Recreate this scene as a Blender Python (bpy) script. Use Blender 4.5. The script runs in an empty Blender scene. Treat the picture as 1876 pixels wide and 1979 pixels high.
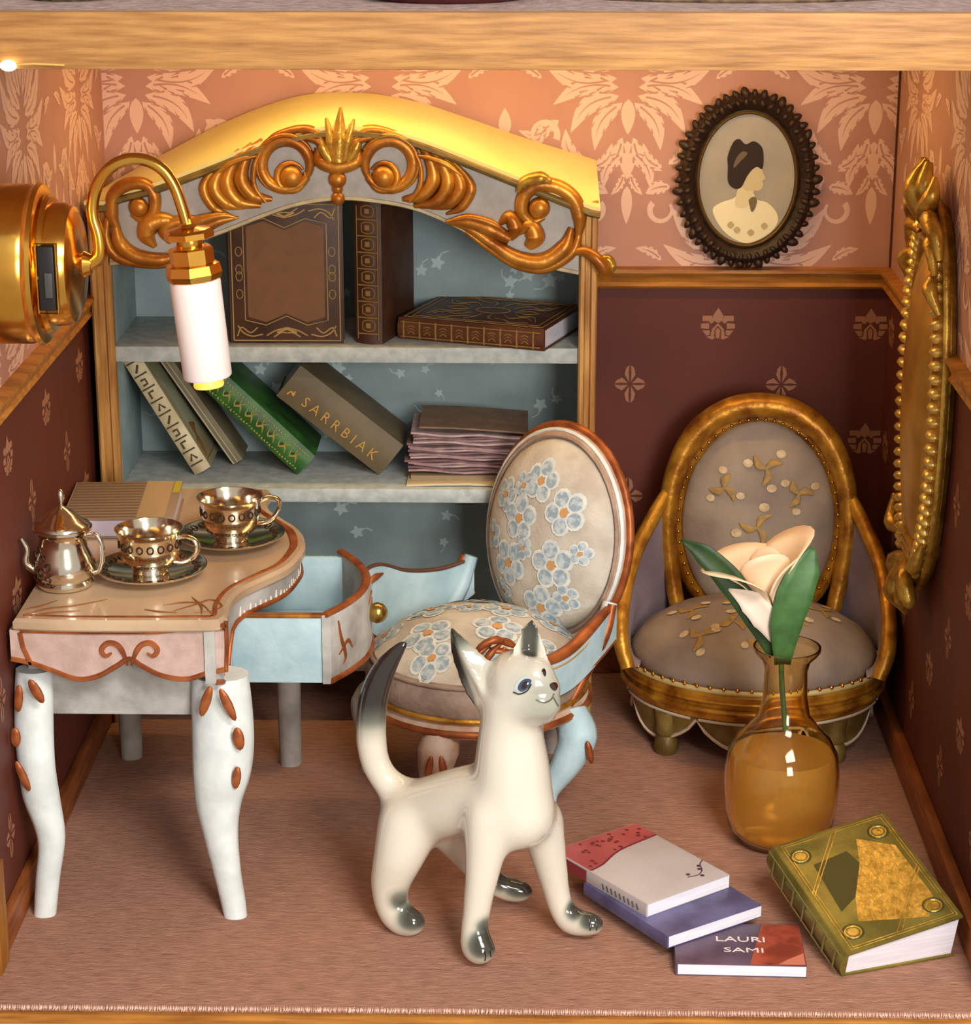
import bpy, bmesh, math, random
import numpy as np
from mathutils import Vector, Matrix
random.seed(7)
S = bpy.context.scene
COL = S.collection
PI = math.pi
# ---------------------------------------------------------------- camera
FPX = 4400.0
TH = math.atan(1390.0 / FPX); PS = math.atan(82.0 / FPX * math.cos(TH))
CAM = np.array([0.0, -4.54, 2.6])
FW = np.array([-math.sin(PS) * math.cos(TH), math.cos(PS) * math.cos(TH), -math.sin(TH)])
RT = np.array([math.cos(PS), math.sin(PS), 0.0]); UP = np.cross(RT, FW)
cd = bpy.data.cameras.new('camera'); cam = bpy.data.objects.new('camera', cd); COL.objects.link(cam)
cam.matrix_world = Matrix(((RT[0], UP[0], -FW[0], CAM[0]), (RT[1], UP[1], -FW[1], CAM[1]),
                           (RT[2], UP[2], -FW[2], CAM[2]), (0, 0, 0, 1)))
cd.sensor_fit = 'HORIZONTAL'; cd.sensor_width = 36.0; cd.lens = 36.0 * FPX / 1876.0
cd.clip_start = 0.05; cd.clip_end = 60
S.camera = cam
def at(px, py, ax, v):
    """point where the ray of a photo pixel meets the plane axis = v"""
    d = FW + RT * (px - 938.0) / FPX - UP * (py - 989.5) / FPX
    return Vector(CAM + d * ((v - CAM[ax]) / d[ax]))
# ---------------------------------------------------------------- world, lights, exposure
w = bpy.data.worlds.new('world'); S.world = w; w.use_nodes = True
bg = w.node_tree.nodes['Background']; bg.inputs[0].default_value = (1.0, 0.94, 0.87, 1); bg.inputs[1].default_value = 0.55
def area(name, loc, target, sx, sy, power, col):
    l = bpy.data.lights.new(name, 'AREA'); l.shape = 'RECTANGLE'; l.size = sx; l.size_y = sy; l.energy = power; l.color = col
    o = bpy.data.objects.new(name, l); COL.objects.link(o); o.location = loc
    o.rotation_euler = (Vector(target) - Vector(loc)).to_track_quat('-Z', 'Y').to_euler()
    return o
area('window_daylight', (1.9, -4.1, 4.9), (0.1, 0.5, 0.5), 2.2, 1.4, 310, (1.0, 0.96, 0.90))
area('front_fill', (1.7, -5.3, 2.3), (0.0, 1.2, 0.9), 1.3, 1.8, 250, (1.0, 0.955, 0.89))  # added fill lamp behind the camera, brightens the pediment and armchair
S.view_settings.view_transform = 'Standard'; S.view_settings.look = 'None'
S.view_settings.exposure = 0.0; S.view_settings.gamma = 1.0; S.view_settings.use_curve_mapping = False
# ---------------------------------------------------------------- materials
def lin(c):
    return tuple(((x / 255.0) / 12.92 if x / 255.0 <= 0.04045 else ((x / 255.0 + 0.055) / 1.055) ** 2.4) for x in c)
MATS = {}
def mat(name, c, rough=0.6, metal=0.0, var=0.0, scale=20.0, c2=None, bump=0.0, bscale=None, stretch=(1, 1, 1), coat=0.0,
        trans=0.0, ior=1.45, emit=None, estr=0.0, spec=0.5, contrast=(0.35, 0.65), detail=5.0):
    if name in MATS: return MATS[name]
    m = bpy.data.materials.new(name); m.use_nodes = True; nt = m.node_tree; n = nt.nodes; b = n['Principled BSDF']
    col = lin(c)
    b.inputs['Base Color'].default_value = (*col, 1); b.inputs['Roughness'].default_value = rough
    b.inputs['Metallic'].default_value = metal; b.inputs['Coat Weight'].default_value = coat; b.inputs['Coat Roughness'].default_value = 0.06
    b.inputs['Transmission Weight'].default_value = trans; b.inputs['IOR'].default_value = ior
    b.inputs['Specular IOR Level'].default_value = spec
    if emit: b.inputs['Emission Color'].default_value = (*lin(emit), 1); b.inputs['Emission Strength'].default_value = estr
    if c2 is not None or var > 0 or bump > 0:
        tc = n.new('ShaderNodeTexCoord'); mp = n.new('ShaderNodeMapping'); mp.inputs['Scale'].default_value = stretch
        nt.links.new(tc.outputs['Object'], mp.inputs['Vector'])
        nz = n.new('ShaderNodeTexNoise'); nz.inputs['Scale'].default_value = scale; nz.inputs['Detail'].default_value = detail
        nt.links.new(mp.outputs['Vector'], nz.inputs['Vector'])
        if c2 is None and var > 0: c2 = tuple(x * (1 - var) for x in c)
        if c2 is not None:
            rp = n.new('ShaderNodeValToRGB'); rp.color_ramp.elements[0].position = contrast[0]; rp.color_ramp.elements[1].position = contrast[1]
            rp.color_ramp.elements[0].color = (*lin(c2), 1); rp.color_ramp.elements[1].color = (*col, 1)
            nt.links.new(nz.outputs['Fac'], rp.inputs['Fac']); nt.links.new(rp.outputs['Color'], b.inputs['Base Color'])
        if bump > 0:
            nz2 = n.new('ShaderNodeTexNoise'); nz2.inputs['Scale'].default_value = bscale or scale; nz2.inputs['Detail'].default_value = detail
            nt.links.new(mp.outputs['Vector'], nz2.inputs['Vector'])
            bp = n.new('ShaderNodeBump'); bp.inputs['Strength'].default_value = bump; bp.inputs['Distance'].default_value = 0.01
            nt.links.new(nz2.outputs['Fac'], bp.inputs['Height']); nt.links.new(bp.outputs['Normal'], b.inputs['Normal'])
    MATS[name] = m
    return m
# ---------------------------------------------------------------- mesh helpers
class MB:
    def __init__(s): s.v = []; s.f = []; s.m = []; s.mi = 0
    def add(s, vs, fs):
        o = len(s.v); s.v += [tuple(p) for p in vs]; s.f += [tuple(i + o for i in f) for f in fs]; s.m += [s.mi] * len(fs); return s
    def box(s, x0, x1, y0, y1, z0, z1):
        return s.add([(x0, y0, z0), (x1, y0, z0), (x1, y1, z0), (x0, y1, z0), (x0, y0, z1), (x1, y0, z1), (x1, y1, z1), (x0, y1, z1)],
                     [(0, 3, 2, 1), (4, 5, 6, 7), (0, 1, 5, 4), (1, 2, 6, 5), (2, 3, 7, 6), (3, 0, 4, 7)])
    def rings(s, R, cap0=True, cap1=True, closed=True, loop=False):
        n = len(R[0]); vs = [p for r in R for p in r]; fs = []; k = len(R)
        for i in range(k if loop else k - 1):
            a = i * n; b = ((i + 1) % k) * n
            for j in range(n if closed else n - 1):
                jj = (j + 1) % n
                fs.append((a + j, a + jj, b + jj, b + j))
        if cap0 and not loop: fs.append(tuple(range(n))[::-1])
        if cap1 and not loop: fs.append(tuple((k - 1) * n + j for j in range(n)))
        return s.add(vs, fs)
    def tube(s, pts, r, n=8, loop=False, flat=None, twist_up=None):
        """sweep; r number or list; flat=(a,b) scales along the normal / binormal"""
        P = [Vector(p) for p in pts]; k = len(P)
        rr = [r] * k if isinstance(r, (int, float)) else list(r)
        T = []
        for i in range(k):
            a = P[(i - 1) % k] if (loop or i > 0) else P[i]; b = P[(i + 1) % k] if (loop or i < k - 1) else P[i]
            t = (b - a); T.append(t.normalized() if t.length > 1e-9 else Vector((0, 0, 1)))
        up = Vector(twist_up) if twist_up is not None else (Vector((0, 0, 1)) if abs(T[0].z) < 0.9 else Vector((0, 1, 0)))
        N = (up - T[0] * up.dot(T[0])).normalized(); R = []
        fa, fb = flat or (1, 1)
        for i in range(k):
            if twist_up is not None: N = (up - T[i] * up.dot(T[i]))
            else: N = (N - T[i] * N.dot(T[i]))
            N = N.normalized() if N.length > 1e-6 else Vector((1, 0, 0))
            B = T[i].cross(N)
            R.append([P[i] + (N * math.cos(2 * PI * j / n) * fa + B * math.sin(2 * PI * j / n) * fb) * rr[i] for j in range(n)])
        return s.rings(R, loop=loop)
    def lathe(s, prof, c=(0, 0, 0), n=24, M=None, sx=1.0, sy=1.0):
        M = M or Matrix.Identity(4); c = Vector(c)
        R = [[M @ (Vector((r * sx * math.cos(2 * PI * j / n), r * sy * math.sin(2 * PI * j / n), z))) + c for j in range(n)] for r, z in prof]
        return s.rings(R)
    def ball(s, c, r, n=12, k=8, M=None):
        rx, ry, rz = (r, r, r) if isinstance(r, (int, float)) else r
        R = []
        for i in range(k + 1):
            a = -PI / 2 + PI * i / k; cr = max(math.cos(a), 1e-3)
            ring = [Vector((rx * cr * math.cos(2 * PI * j / n), ry * cr * math.sin(2 * PI * j / n), rz * math.sin(a))) for j in range(n)]
            R.append([(M @ p if M else p) + Vector(c) for p in ring])
        return s.rings(R)
    def prism(s, outline, fn, h0, h1, inset=0.0):
        """outline 2-D polygon -> solid between heights h0 and h1; fn(u, v, w) -> point"""
        n = len(outline)
        cu = sum(p[0] for p in outline) / n; cv = sum(p[1] for p in outline) / n
        A = [fn(u, v, h0) for u, v in outline]
        if inset:
            hm = h1 - inset
            B = [fn(u, v, hm) for u, v in outline]
            C = []
            for i in range(n):
                p0 = Vector(outline[i - 1]); p1 = Vector(outline[i]); p2 = Vector(outline[(i + 1) % n])
                d1 = (p1 - p0); d2 = (p2 - p1)
                d1 = d1.normalized() if d1.length > 1e-9 else Vector((1, 0)); d2 = d2.normalized() if d2.length > 1e-9 else Vector((1, 0))
                nn = Vector((-(d1.y + d2.y), d1.x + d2.x)); nn = nn.normalized() if nn.length > 1e-6 else Vector((0, 0))
                C.append((p1.x + nn.x * inset, p1.y + nn.y * inset))
            R = [A, B, [fn(u, v, h1) for u, v in C]]
        else: R = [A, [fn(u, v, h1) for u, v in outline]]
        return s.rings(R)
    def stroke(s, pts, wd, fn, h=0.004, base=0.0):
        """raised painted / carved line on a surface fn(u, v, w); wd = half widths"""
        P = [Vector(p) for p in pts]; k = len(P); ww = [wd] * k if isinstance(wd, (int, float)) else list(wd); R = []
        for i in range(k):
            t = P[min(i + 1, k - 1)] - P[max(i - 1, 0)]; t = t.normalized() if t.length > 1e-9 else Vector((1, 0)); nn = Vector((-t.y, t.x))
            a = P[i] + nn * ww[i]; b = P[i] - nn * ww[i]; a2 = P[i] + nn * ww[i] * .55; b2 = P[i] - nn * ww[i] * .55
            hh = h * (0.4 + 0.6 * min(1, ww[i] / (max(ww) + 1e-9)))
            R.append([fn(a.x, a.y, base), fn(a2.x, a2.y, base + hh), fn(b2.x, b2.y, base + hh), fn(b.x, b.y, base)])
        return s.rings(R, closed=True)
    def fill(s, outline, fn, w):
        return s.add([fn(u, v, w) for u, v in outline], [tuple(range(len(outline)))])
    def build(s, name, mats, parent=None, smooth=35, bevel=0.0, M=None, flip=False):
        me = bpy.data.meshes.new(name); me.from_pydata(s.v, [], s.f)
        ms = mats if isinstance(mats, (list, tuple)) else [mats]
        for m in ms: me.materials.append(m)
        if len(ms) > 1: me.polygons.foreach_set('material_index', s.m)
        bm = bmesh.new(); bm.from_mesh(me)
        bmesh.ops.recalc_face_normals(bm, faces=bm.faces)
        if bevel > 0:
            es = [e for e in bm.edges if len(e.link_faces) == 2 and e.calc_face_angle(0) > 0.6]
            bmesh.ops.bevel(bm, geom=es, offset=bevel, segments=2, affect='EDGES', profile=0.6, clamp_overlap=True)
        bm.to_mesh(me); bm.free()
        if smooth:
            me.polygons.foreach_set('use_smooth', [True] * len(me.polygons))
            me.set_sharp_from_angle(angle=math.radians(smooth))
        me.update()
        o = bpy.data.objects.new(name, me); COL.objects.link(o)
        if parent is not None: o.parent = parent
        if M is not None: o.matrix_local = M
        return o
def tag(o, label, cat, group=None, kind=None):
    if label: o['label'] = label
    if cat: o['category'] = cat
    if group: o['group'] = group
    if kind: o['kind'] = kind
    return o
def thing(name, label, cat, loc=(0, 0, 0), M=None, group=None):
    o = bpy.data.objects.new(name, None); COL.objects.link(o); o.empty_display_size = 0.05
    o.matrix_world = M if M is not None else Matrix.Translation(Vector(loc))
    return tag(o, label, cat, group)
def struct(o): o['kind'] = 'structure'; return o
def share(o, parent, M, name=None):
    c = o.copy(); COL.objects.link(c); c.parent = parent; c.matrix_local = M
    if name: c.name = name
    return c
def cr(pts, n=8, loop=False):
    """Catmull-Rom through points of any dimension"""
    P = [np.array(p, float) for p in pts]; k = len(P); out = []
    for i in range(k if loop else k - 1):
        p0 = P[(i - 1) % k] if (loop or i > 0) else 2 * P[0] - P[1]; p1 = P[i]; p2 = P[(i + 1) % k]
        p3 = P[(i + 2) % k] if (loop or i + 2 < k) else 2 * P[-1] - P[-2]
        for j in range(n):
            t = j / n
            out.append(tuple(0.5 * ((2 * p1) + (-p0 + p2) * t + (2 * p0 - 5 * p1 + 4 * p2 - p3) * t * t + (-p0 + 3 * p1 - 3 * p2 + p3) * t ** 3)))
    if not loop: out.append(tuple(P[-1]))
    return out
def lerp(a, b, n): return [a + (b - a) * i / (n - 1) for i in range(n)]
def spread(vals, n):
    return list(np.interp(np.linspace(0, 1, n), np.linspace(0, 1, len(vals)), vals))
def frame(O, U, V):
    """planar map (u, v, w) -> O + u U + v V + w N"""
    O = Vector(O); U = Vector(U).normalized(); V = Vector(V).normalized(); N = U.cross(V)
    return lambda u, v, w: O + U * u + V * v + N * w
def basis(O, X, Y, Z):
    X = Vector(X); Y = Vector(Y); Z = Vector(Z)
    return Matrix(((X.x, Y.x, Z.x, O[0]), (X.y, Y.y, Z.y, O[1]), (X.z, Y.z, Z.z, O[2]), (0, 0, 0, 1)))
def leaf(b, t, wd, bend=0.0, n=9):
    """bent leaf outline from base b to tip t (2-D)"""
    b = np.array(b, float); t = np.array(t, float); d = t - b; L = np.hypot(*d); d /= L; nn = np.array((-d[1], d[0])); A = []; B = []
    for i in range(n + 1):
        s = i / n; c = b + d * L * s + nn * bend * L * math.sin(PI * s)
        wv = wd * math.sin(PI * min(1, s ** 0.8)) ** 0.8 if 0 < s < 1 else 0.0008
        A.append(tuple(c + nn * wv)); B.append(tuple(c - nn * wv))
    return B + A[::-1]
def text_mesh(name, txt, size, m, parent, M, ext=0.001, sx=1.0):
    cu = bpy.data.curves.new(name, 'FONT'); cu.body = txt; cu.size = size; cu.align_x = 'CENTER'; cu.align_y = 'CENTER'; cu.extrude = ext; cu.resolution_u = 2
    o = bpy.data.objects.new(name, cu); COL.objects.link(o); bpy.context.view_layer.update()
    me = bpy.data.meshes.new_from_object(o); bpy.data.objects.remove(o); bpy.data.curves.remove(cu)
    me.name = name; me.materials.clear(); me.materials.append(m)
    o = bpy.data.objects.new(name, me); COL.objects.link(o); o.parent = parent; o.matrix_local = M @ Matrix.Diagonal((sx, 1, 1, 1))
    return o
# palette
GOLD = mat('gilt_bronze', (208, 142, 48), 0.36, 0.5, c2=(150, 86, 22), scale=9, bump=0.15, bscale=60)
GOLDD = mat('gilt_wood', (186, 126, 48), 0.5, 0.35, c2=(122, 66, 18), scale=14, bump=0.25, bscale=50, stretch=(1, 1, 0.25))
GOLDB = mat('bright_gold', (232, 180, 84), 0.2, 1.0, c2=(214, 150, 58), scale=8)
GOLDM = mat('antique_gold', (220, 176, 76), 0.3, 0.65, c2=(150, 106, 34), scale=16, bump=0.35, bscale=45)
GOLDC = mat('chair_gold', (212, 152, 48), 0.36, 0.5, c2=(140, 80, 16), scale=16, bump=0.3, bscale=40)
COPPER = mat('copper_paint', (176, 100, 52), 0.45, 0.45, c2=(128, 62, 28), scale=20, bump=0.1)
SILVER = mat('antique_silver', (240, 234, 220), 0.14, 1.0, c2=(226, 210, 180), scale=10)
SILVD = mat('silver_tarnish', (52, 34, 20), 0.5, 0.3)
WHITEP = mat('white_paint', (216, 222, 220), 0.5, var=0.08, scale=14, bump=0.2, bscale=30)
GREYP = mat('grey_white_paint', (186, 184, 178), 0.55, c2=(150, 146, 140), scale=12, bump=0.2, bscale=40)
PINKP = mat('pink_paint', (196, 166, 156), 0.55, c2=(176, 148, 136), scale=24, bump=0.15, bscale=60)
TABLET = mat('table_top_paint', (198, 170, 138), 0.3, c2=(168, 140, 112), scale=5, coat=0.35, stretch=(1, 0.5, 1))
BLUEP = mat('pale_blue_paint', (178, 202, 208), 0.5, c2=(154, 182, 190), scale=10, bump=0.2, bscale=40)
BLUEC = mat('bookcase_blue', (158, 178, 180), 0.6, c2=(132, 154, 158), scale=7, bump=0.1, bscale=60)
BLUEL = mat('bookcase_edge', (186, 194, 190), 0.5, c2=(160, 168, 164), scale=30, bump=0.15, bscale=60)
PRINTB = mat('pale_blue_print', (178, 198, 200), 0.6)
CREAMT = mat('cream_yellow_paint', (230, 220, 150), 0.5, c2=(220, 208, 134), scale=5, bump=0.1, bscale=40)
PAGE = mat('page_paper', (232, 228, 236), 0.8, c2=(216, 212, 222), scale=60, stretch=(0.1, 0.1, 3))
PAGEY = mat('aged_paper', (206, 190, 156), 0.8, var=0.15, scale=30)
DARKBR = mat('dark_carved_wood', (50, 30, 16), 0.45, c2=(30, 16, 8), scale=30, bump=0.3, bscale=50)
BLACK = mat('black_plastic', (22, 20, 22), 0.45)
# ---------------------------------------------------------------- the room
XL, XR, YB, ZC, ZU = -1.225, 1.07, 2.06, 2.081, 2.192
RZ0, RZ1 = 1.208, 1.274
CARPET = mat('carpet_velvet', (180, 134, 112), 0.92, c2=(150, 108, 89), scale=70, bump=0.6, bscale=200, stretch=(0.3, 1.4, 1), spec=0.15, contrast=(0.3, 0.7), detail=10)
UPCARP = mat('upper_carpet', (184, 158, 152), 0.95, c2=(150, 126, 120), scale=40, bump=0.5, bscale=120, spec=0.1)
BURG = mat('burgundy_paper', (98, 45, 32), 0.55, c2=(88, 40, 28), scale=3, spec=0.35)
MAUVE = mat('mauve_paper', (186, 138, 120), 0.7, c2=(178, 130, 114), scale=4)
DAMLT = mat('damask_print', (222, 184, 164), 0.6)
FLEUR = mat('fleuron_print', (156, 108, 80), 0.6)
WOOD = mat('oak_trim', (178, 128, 70), 0.55, c2=(138, 90, 42), scale=14, stretch=(0.5, 6, 6), bump=0.25, bscale=18, contrast=(0.3, 0.68))
WOODR = mat('rail_wood', (182, 122, 48), 0.45, c2=(140, 84, 26), scale=10, stretch=(0.6, 3, 6), bump=0.2, bscale=14)
WOODB = mat('baseboard_wood', (150, 84, 38), 0.5, c2=(112, 58, 24), scale=10, stretch=(4, 0.6, 6), bump=0.2)
CEILM = mat('ceiling_paint', (206, 176, 140), 0.8, var=0.05)

fl = struct(MB().box(XL - .03, XR + .03, -0.012, YB + .03, -0.02, 0.0).build('floor', CARPET, smooth=0))
fr = MB(); rnd = random.Random(3)
for i in range(640):
    x = XL + (XR - XL) * (i + rnd.random()) / 640; hgt = rnd.uniform(0.004, 0.009); y = -0.012 - rnd.random() * .004
    r = rnd.uniform(.0012, .002); dx = rnd.uniform(-.003, .003)
    fr.add([(x - r, y, -.004), (x + r, y, -.004), (x + dx, y - rnd.uniform(.004, .010), -.004 - hgt * .4), (x, y + .003, .003)], [(0, 1, 2), (0, 1, 3), (1, 2, 3), (0, 2, 3)])
f = fr.build('carpet_fringe', mat('fringe', (226, 190, 172), 0.9), fl); f['kind'] = 'stuff'
struct(MB().box(XL - .2, XR + .2, -0.03, -0.013, -0.045, -0.012).build('trim_1', WOODR, bevel=.002))
struct(MB().box(XL - .2, XR + .2, -0.05, -0.031, -0.12, -0.034).build('trim_2', mat('pink_board', (186, 140, 122), 0.8), smooth=0))

def wall(name, lo, hi):
    m = MB(); m.box(*lo); m.mi = 1; m.box(*hi)
    return struct(m.build(name, [BURG, MAUVE], smooth=0))
wb = wall('wall_back', (XL - .03, XR + .03, YB, YB + .03, -0.02, RZ0 + .03), (XL - .03, XR + .03, YB, YB + .03, RZ0 + .03, ZC + .01))
wl = wall('wall_left', (XL - .03, XL, 0.0, YB, -0.02, RZ0 + .03), (XL - .03, XL, 0.0, YB, RZ0 + .03, ZC + .01))
wr = wall('wall_right', (XR, XR + .03, 0.0, YB, -0.02, RZ0 + .03), (XR, XR + .03, 0.0, YB, RZ0 + .03, ZC + .01))
# the board of the back wall stands a hair off the right wall: a dark joint
struct(MB().box(XR - .006, XR - .0005, YB - .008, YB - .0005, RZ1, ZC).build('trim_3', mat('joint_dark', (84, 40, 16), 0.8), smooth=0))
c = MB(); c.box(XL - .03, XR + .03, 0.02, YB + .03, ZC + .01, ZU - .004); c.mi = 1; c.box(XL - .03, XR + .03, 0.02, YB + .03, ZU - .004, ZU)
struct(c.build('ceiling', [CEILM, UPCARP], smooth=0))
struct(MB().box(XL - .2, XR + .2, -0.02, 0.02, ZC, ZU).build('trim_4', WOOD, bevel=.003))
# dado rail and skirting
def rail(name, a, b, axis, m=WOODR):
    prof = [(0, 0), (.020, .004), (.026, .012), (.018, .022), (.024, .040), (.034, .052), (.034, .062), (.0, .066)]
    mb = MB(); R = []
    for t in (a, b):
        ring = []
        for d, z in prof:
            if axis == 'back': ring.append((t, YB - d, RZ0 + z))
            elif axis == 'left': ring.append((XL + d, t, RZ0 + z))
            else: ring.append((XR - d, t, RZ0 + z))
        R.append(ring)
    mb.rings(R); return struct(mb.build(name, m, smooth=20))
rail('trim_5', XL, XR, 'back'); rail('trim_6', 0.0, YB - .0, 'left'); rail('trim_7', 0.0, YB - .0, 'right')
def skirt(name, box, ax):
    m = MB(); x0, x1, y0, y1 = box; m.box(x0, x1, y0, y1, 0, .085)
    return struct(m.build(name, WOODB, bevel=.006))
skirt('baseboard_back', (XL, XR, YB - .022, YB, ), 0)
skirt('baseboard_left', (XL, XL + .022, 0.0, YB - .022), 1)
skirt('baseboard_right', (XR - .03, XR, 0.0, YB - .022), 1)
struct(MB().box(XL, XL + .03, 0.12, 0.20, 0, .26).build('trim_8', GOLDD, bevel=.004))

# ---- printed motifs of the wallpapers (flat print)
def sym(mb, shapes, fn, w):
    for i, o in enumerate(shapes):
        mb.fill(o, fn, w + i * .00012); mb.fill([(-u, v) for u, v in o][::-1], fn, w + i * .00012)
        if len(o) == 20:      # vein and notches in the ground colour
            mb.mi = 1; A_, B_2 = o[:10], o[10:][::-1]; mid = [((a[0] + b[0]) / 2, (a[1] + b[1]) / 2) for a, b in zip(A_, B_2)]
            for sg in (1, -1):
                mb.stroke([(sg * u, v) for u, v in mid[1:8]], spread([.0030, .0022, .0006], 7), fn, .0002, w + i * .00012 + .0002)
                for q_ in (2, 4, 6):
                    for side in (A_, B_2): mb.stroke([(sg * (mid[q_ - 1][0] * .25 + side[q_ - 1][0] * .75), mid[q_ - 1][1] * .25 + side[q_ - 1][1] * .75), (sg * side[q_][0], side[q_][1])], [.0008, .0034], fn, .0002, w + i * .00012 + .0003)
            mb.mi = 0
XYZ = lambda u, v, w: Vector((u, -w * .3, v))     # motif in the plane of the back wall, facing -y
def ringpoly(c, r, a0, a1, w0, w1, n=14):
    A = []; B = []
    for i in range(n + 1):
        a = a0 + (a1 - a0) * i / n; ww = w0 + (w1 - w0) * i / n
        A.append((c[0] + (r + ww) * math.cos(a), c[1] + (r + ww) * math.sin(a))); B.append((c[0] + (r - ww) * math.cos(a), c[1] + (r - ww) * math.sin(a)))
    return A + B[::-1]
dm = MB()
half = [leaf((.012, .10), (.085, .33), .030, -.12), leaf((.022, .07), (.165, .27), .030, -.14), leaf((.03, .05), (.225, .175), .030, -.16),
        leaf((.035, .02), (.245, .065), .028, -.16), leaf((.03, -.005), (.215, -.055), .026, .14), leaf((.028, -.03), (.165, -.135), .026, .18),
        leaf((.018, -.05), (.095, -.185), .024, .16), leaf((.016, -.15), (.10, -.245), .022, -.2), leaf((.012, -.19), (.07, -.30), .018, .15),
        leaf((.01, -.255), (.045, -.315), .012, -.1),
        leaf((.235, .30), (.175, .40), .022, .2), leaf((.255, .29), (.31, .36), .018, -.2), leaf((.23, .235), (.30, .215), .020, .1),
        leaf((.20, -.10), (.265, -.185), .020, .15), leaf((.225, -.12), (.315, -.13), .016, -.2), leaf((.15, -.19), (.175, -.275), .017, .2),
        leaf((.25, .02), (.325, .055), .014, .1), leaf((.14, -.26), (.215, -.33), .016, -.1),
        ringpoly((.115, .385), .036, -.4, 4.0, .010, .004), ringpoly((.10, -.36), .032, 2.4, 6.9, .009, .004)]
sym(dm, half, XYZ, .0015)
for o in (leaf((0, .12), (0, .36), .026), leaf((0, -.04), (0, -.14), .020), leaf((0, -.16), (0, -.27), .024), leaf((0, -.29), (0, -.40), .016), leaf((0, .38), (0, .46), .018)):
    dm.fill(o, XYZ, .0015)
def clipped(mb, name, zmin, zmax, m, parent, M):
    o = mb.build(name, [m, MAUVE], parent, smooth=0, M=M); bm = bmesh.new(); bm.from_mesh(o.data)
    for co, no in (((0, 0, zmin), (0, 0, -1)), ((0, 0, zmax), (0, 0, 1))):
        bmesh.ops.bisect_plane(bm, geom=bm.verts[:] + bm.edges[:] + bm.faces[:], plane_co=co, plane_no=no, clear_outer=True)
    bm.to_mesh(o.data); bm.free(); return o
ZA = 1.80; px0 = at(265, 250, 1, YB).x; per = (at(1690, 250, 1, YB).x - px0) / 3
dmo = clipped(dm, 'damask_motif', -1, ZC - ZA - .002, DAMLT, wb, Matrix.Translation((px0 + per, YB, ZA)))
dm1 = clipped(dm, 'damask_motif', -1, ZC - ZA - .002, DAMLT, wb, Matrix.Translation((px0, YB, ZA)))
dmb = clipped(dm, 'damask_motif', .002, 1, DAMLT, wb, Matrix.Translation((px0 + per / 2, YB, RZ1)))
share(dmo, wb, Matrix.Translation((px0 + per * 2, YB, ZA)))
dme = dm.build('damask_motif', [DAMLT, MAUVE], wb, smooth=0, M=Matrix.Translation((px0 + per * 3, YB, ZA)))
bm = bmesh.new(); bm.from_mesh(dme.data)
for co, no in (((XR - .004 - px0 - per * 3, 0, 0), (1, 0, 0)), ((0, 0, ZC - ZA - .002), (0, 0, 1))):
    bmesh.ops.bisect_plane(bm, geom=bm.verts[:] + bm.edges[:] + bm.faces[:], plane_co=co, plane_no=no, clear_outer=True)
bm.to_mesh(dme.data); bm.free()
bm = bmesh.new(); bm.from_mesh(dm1.data); bmesh.ops.bisect_plane(bm, geom=bm.verts[:] + bm.edges[:] + bm.faces[:], plane_co=(XL - px0 + .003, 0, 0), plane_no=(-1, 0, 0), clear_outer=True); bm.to_mesh(dm1.data); bm.free()
for i in (1, 2): share(dmb, wb, Matrix.Translation((px0 + per * (i + .5), YB, RZ1)))
RL = Matrix.Rotation(PI / 2, 4, 'Z'); RR = Matrix.Rotation(-PI / 2, 4, 'Z')
for k in range(3):
    y = YB - .345 - per * k
    for parent, x, Rm in ((wl, XL, RL), (wr, XR, RR)):
        if y > .1: share(dmo, parent, Matrix.Translation((x, y, ZA)) @ Rm)
        if k < 2: share(dmb, parent, Matrix.Translation((x, y - per / 2, RZ1)) @ Rm)
# fleurons of the burgundy paper: crown form and cross form
q = MB(); P = .0015
def poly(pts): q.fill(pts, XYZ, P)
def mpoly(pts): poly(pts); poly([(-u, v) for u, v in pts][::-1])
poly([(0, .058), (.016, .034), (.014, .020), (0, .012), (-.014, .020), (-.016, .034)])
mpoly([(.018, .034), (.046, .034), (.046, .018), (.028, .018), (.020, .010), (.012, .016)])
mpoly([(.026, .012), (.050, .010), (.050, -.004), (.026, -.006)])
mpoly([(.024, -.010), (.046, -.010), (.034, -.026), (.024, -.024)])
mpoly([(.020, -.012), (.020, -.026), (.034, -.030), (.016, -.038), (.008, -.034)])
poly([(-.005, -.034), (.005, -.034), (.007, -.010), (0, -.002), (-.007, -.010)])
q.stroke([(-.014, -.030), (-.014, -.008), (0, .008), (.014, -.008), (.014, -.030)], .004, XYZ, .001, .001)
fa = q.build('fleuron_motif', FLEUR, wb, smooth=0, M=Matrix.Translation((0, 0, 0)))
q = MB()
for a in range(4):
    ca, sa = math.cos(a * PI / 2), math.sin(a * PI / 2); L = .058 if a % 2 else .046
    for sgn in (-1, 1):
        o = [(.006, .0025 * sgn), (L * .5, .020 * sgn if a % 2 == 0 else .016 * sgn), (L * .85, .012 * sgn), (L, .002 * sgn), (L * .6, .004 * sgn)]
        o = [(u * ca - v * sa, u * sa + v * ca) for u, v in o]
        q.fill(o if sgn > 0 else o[::-1], XYZ, P)
fb = q.build('cross_motif', FLEUR, wb, smooth=0, M=Matrix.Translation((0, 0, 0)))
g0 = at(1387, 632, 1, YB); g1 = at(1217, 742, 1, YB); dx = .45; dz = 2 * (g0.z - g1.z)
used = [False, False]
def put(kind, parent, M):
    src = (fa, fb)[kind]
    if not used[kind]: used[kind] = True; src.parent = parent; src.matrix_local = M
    else: share(src, parent, M)
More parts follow.
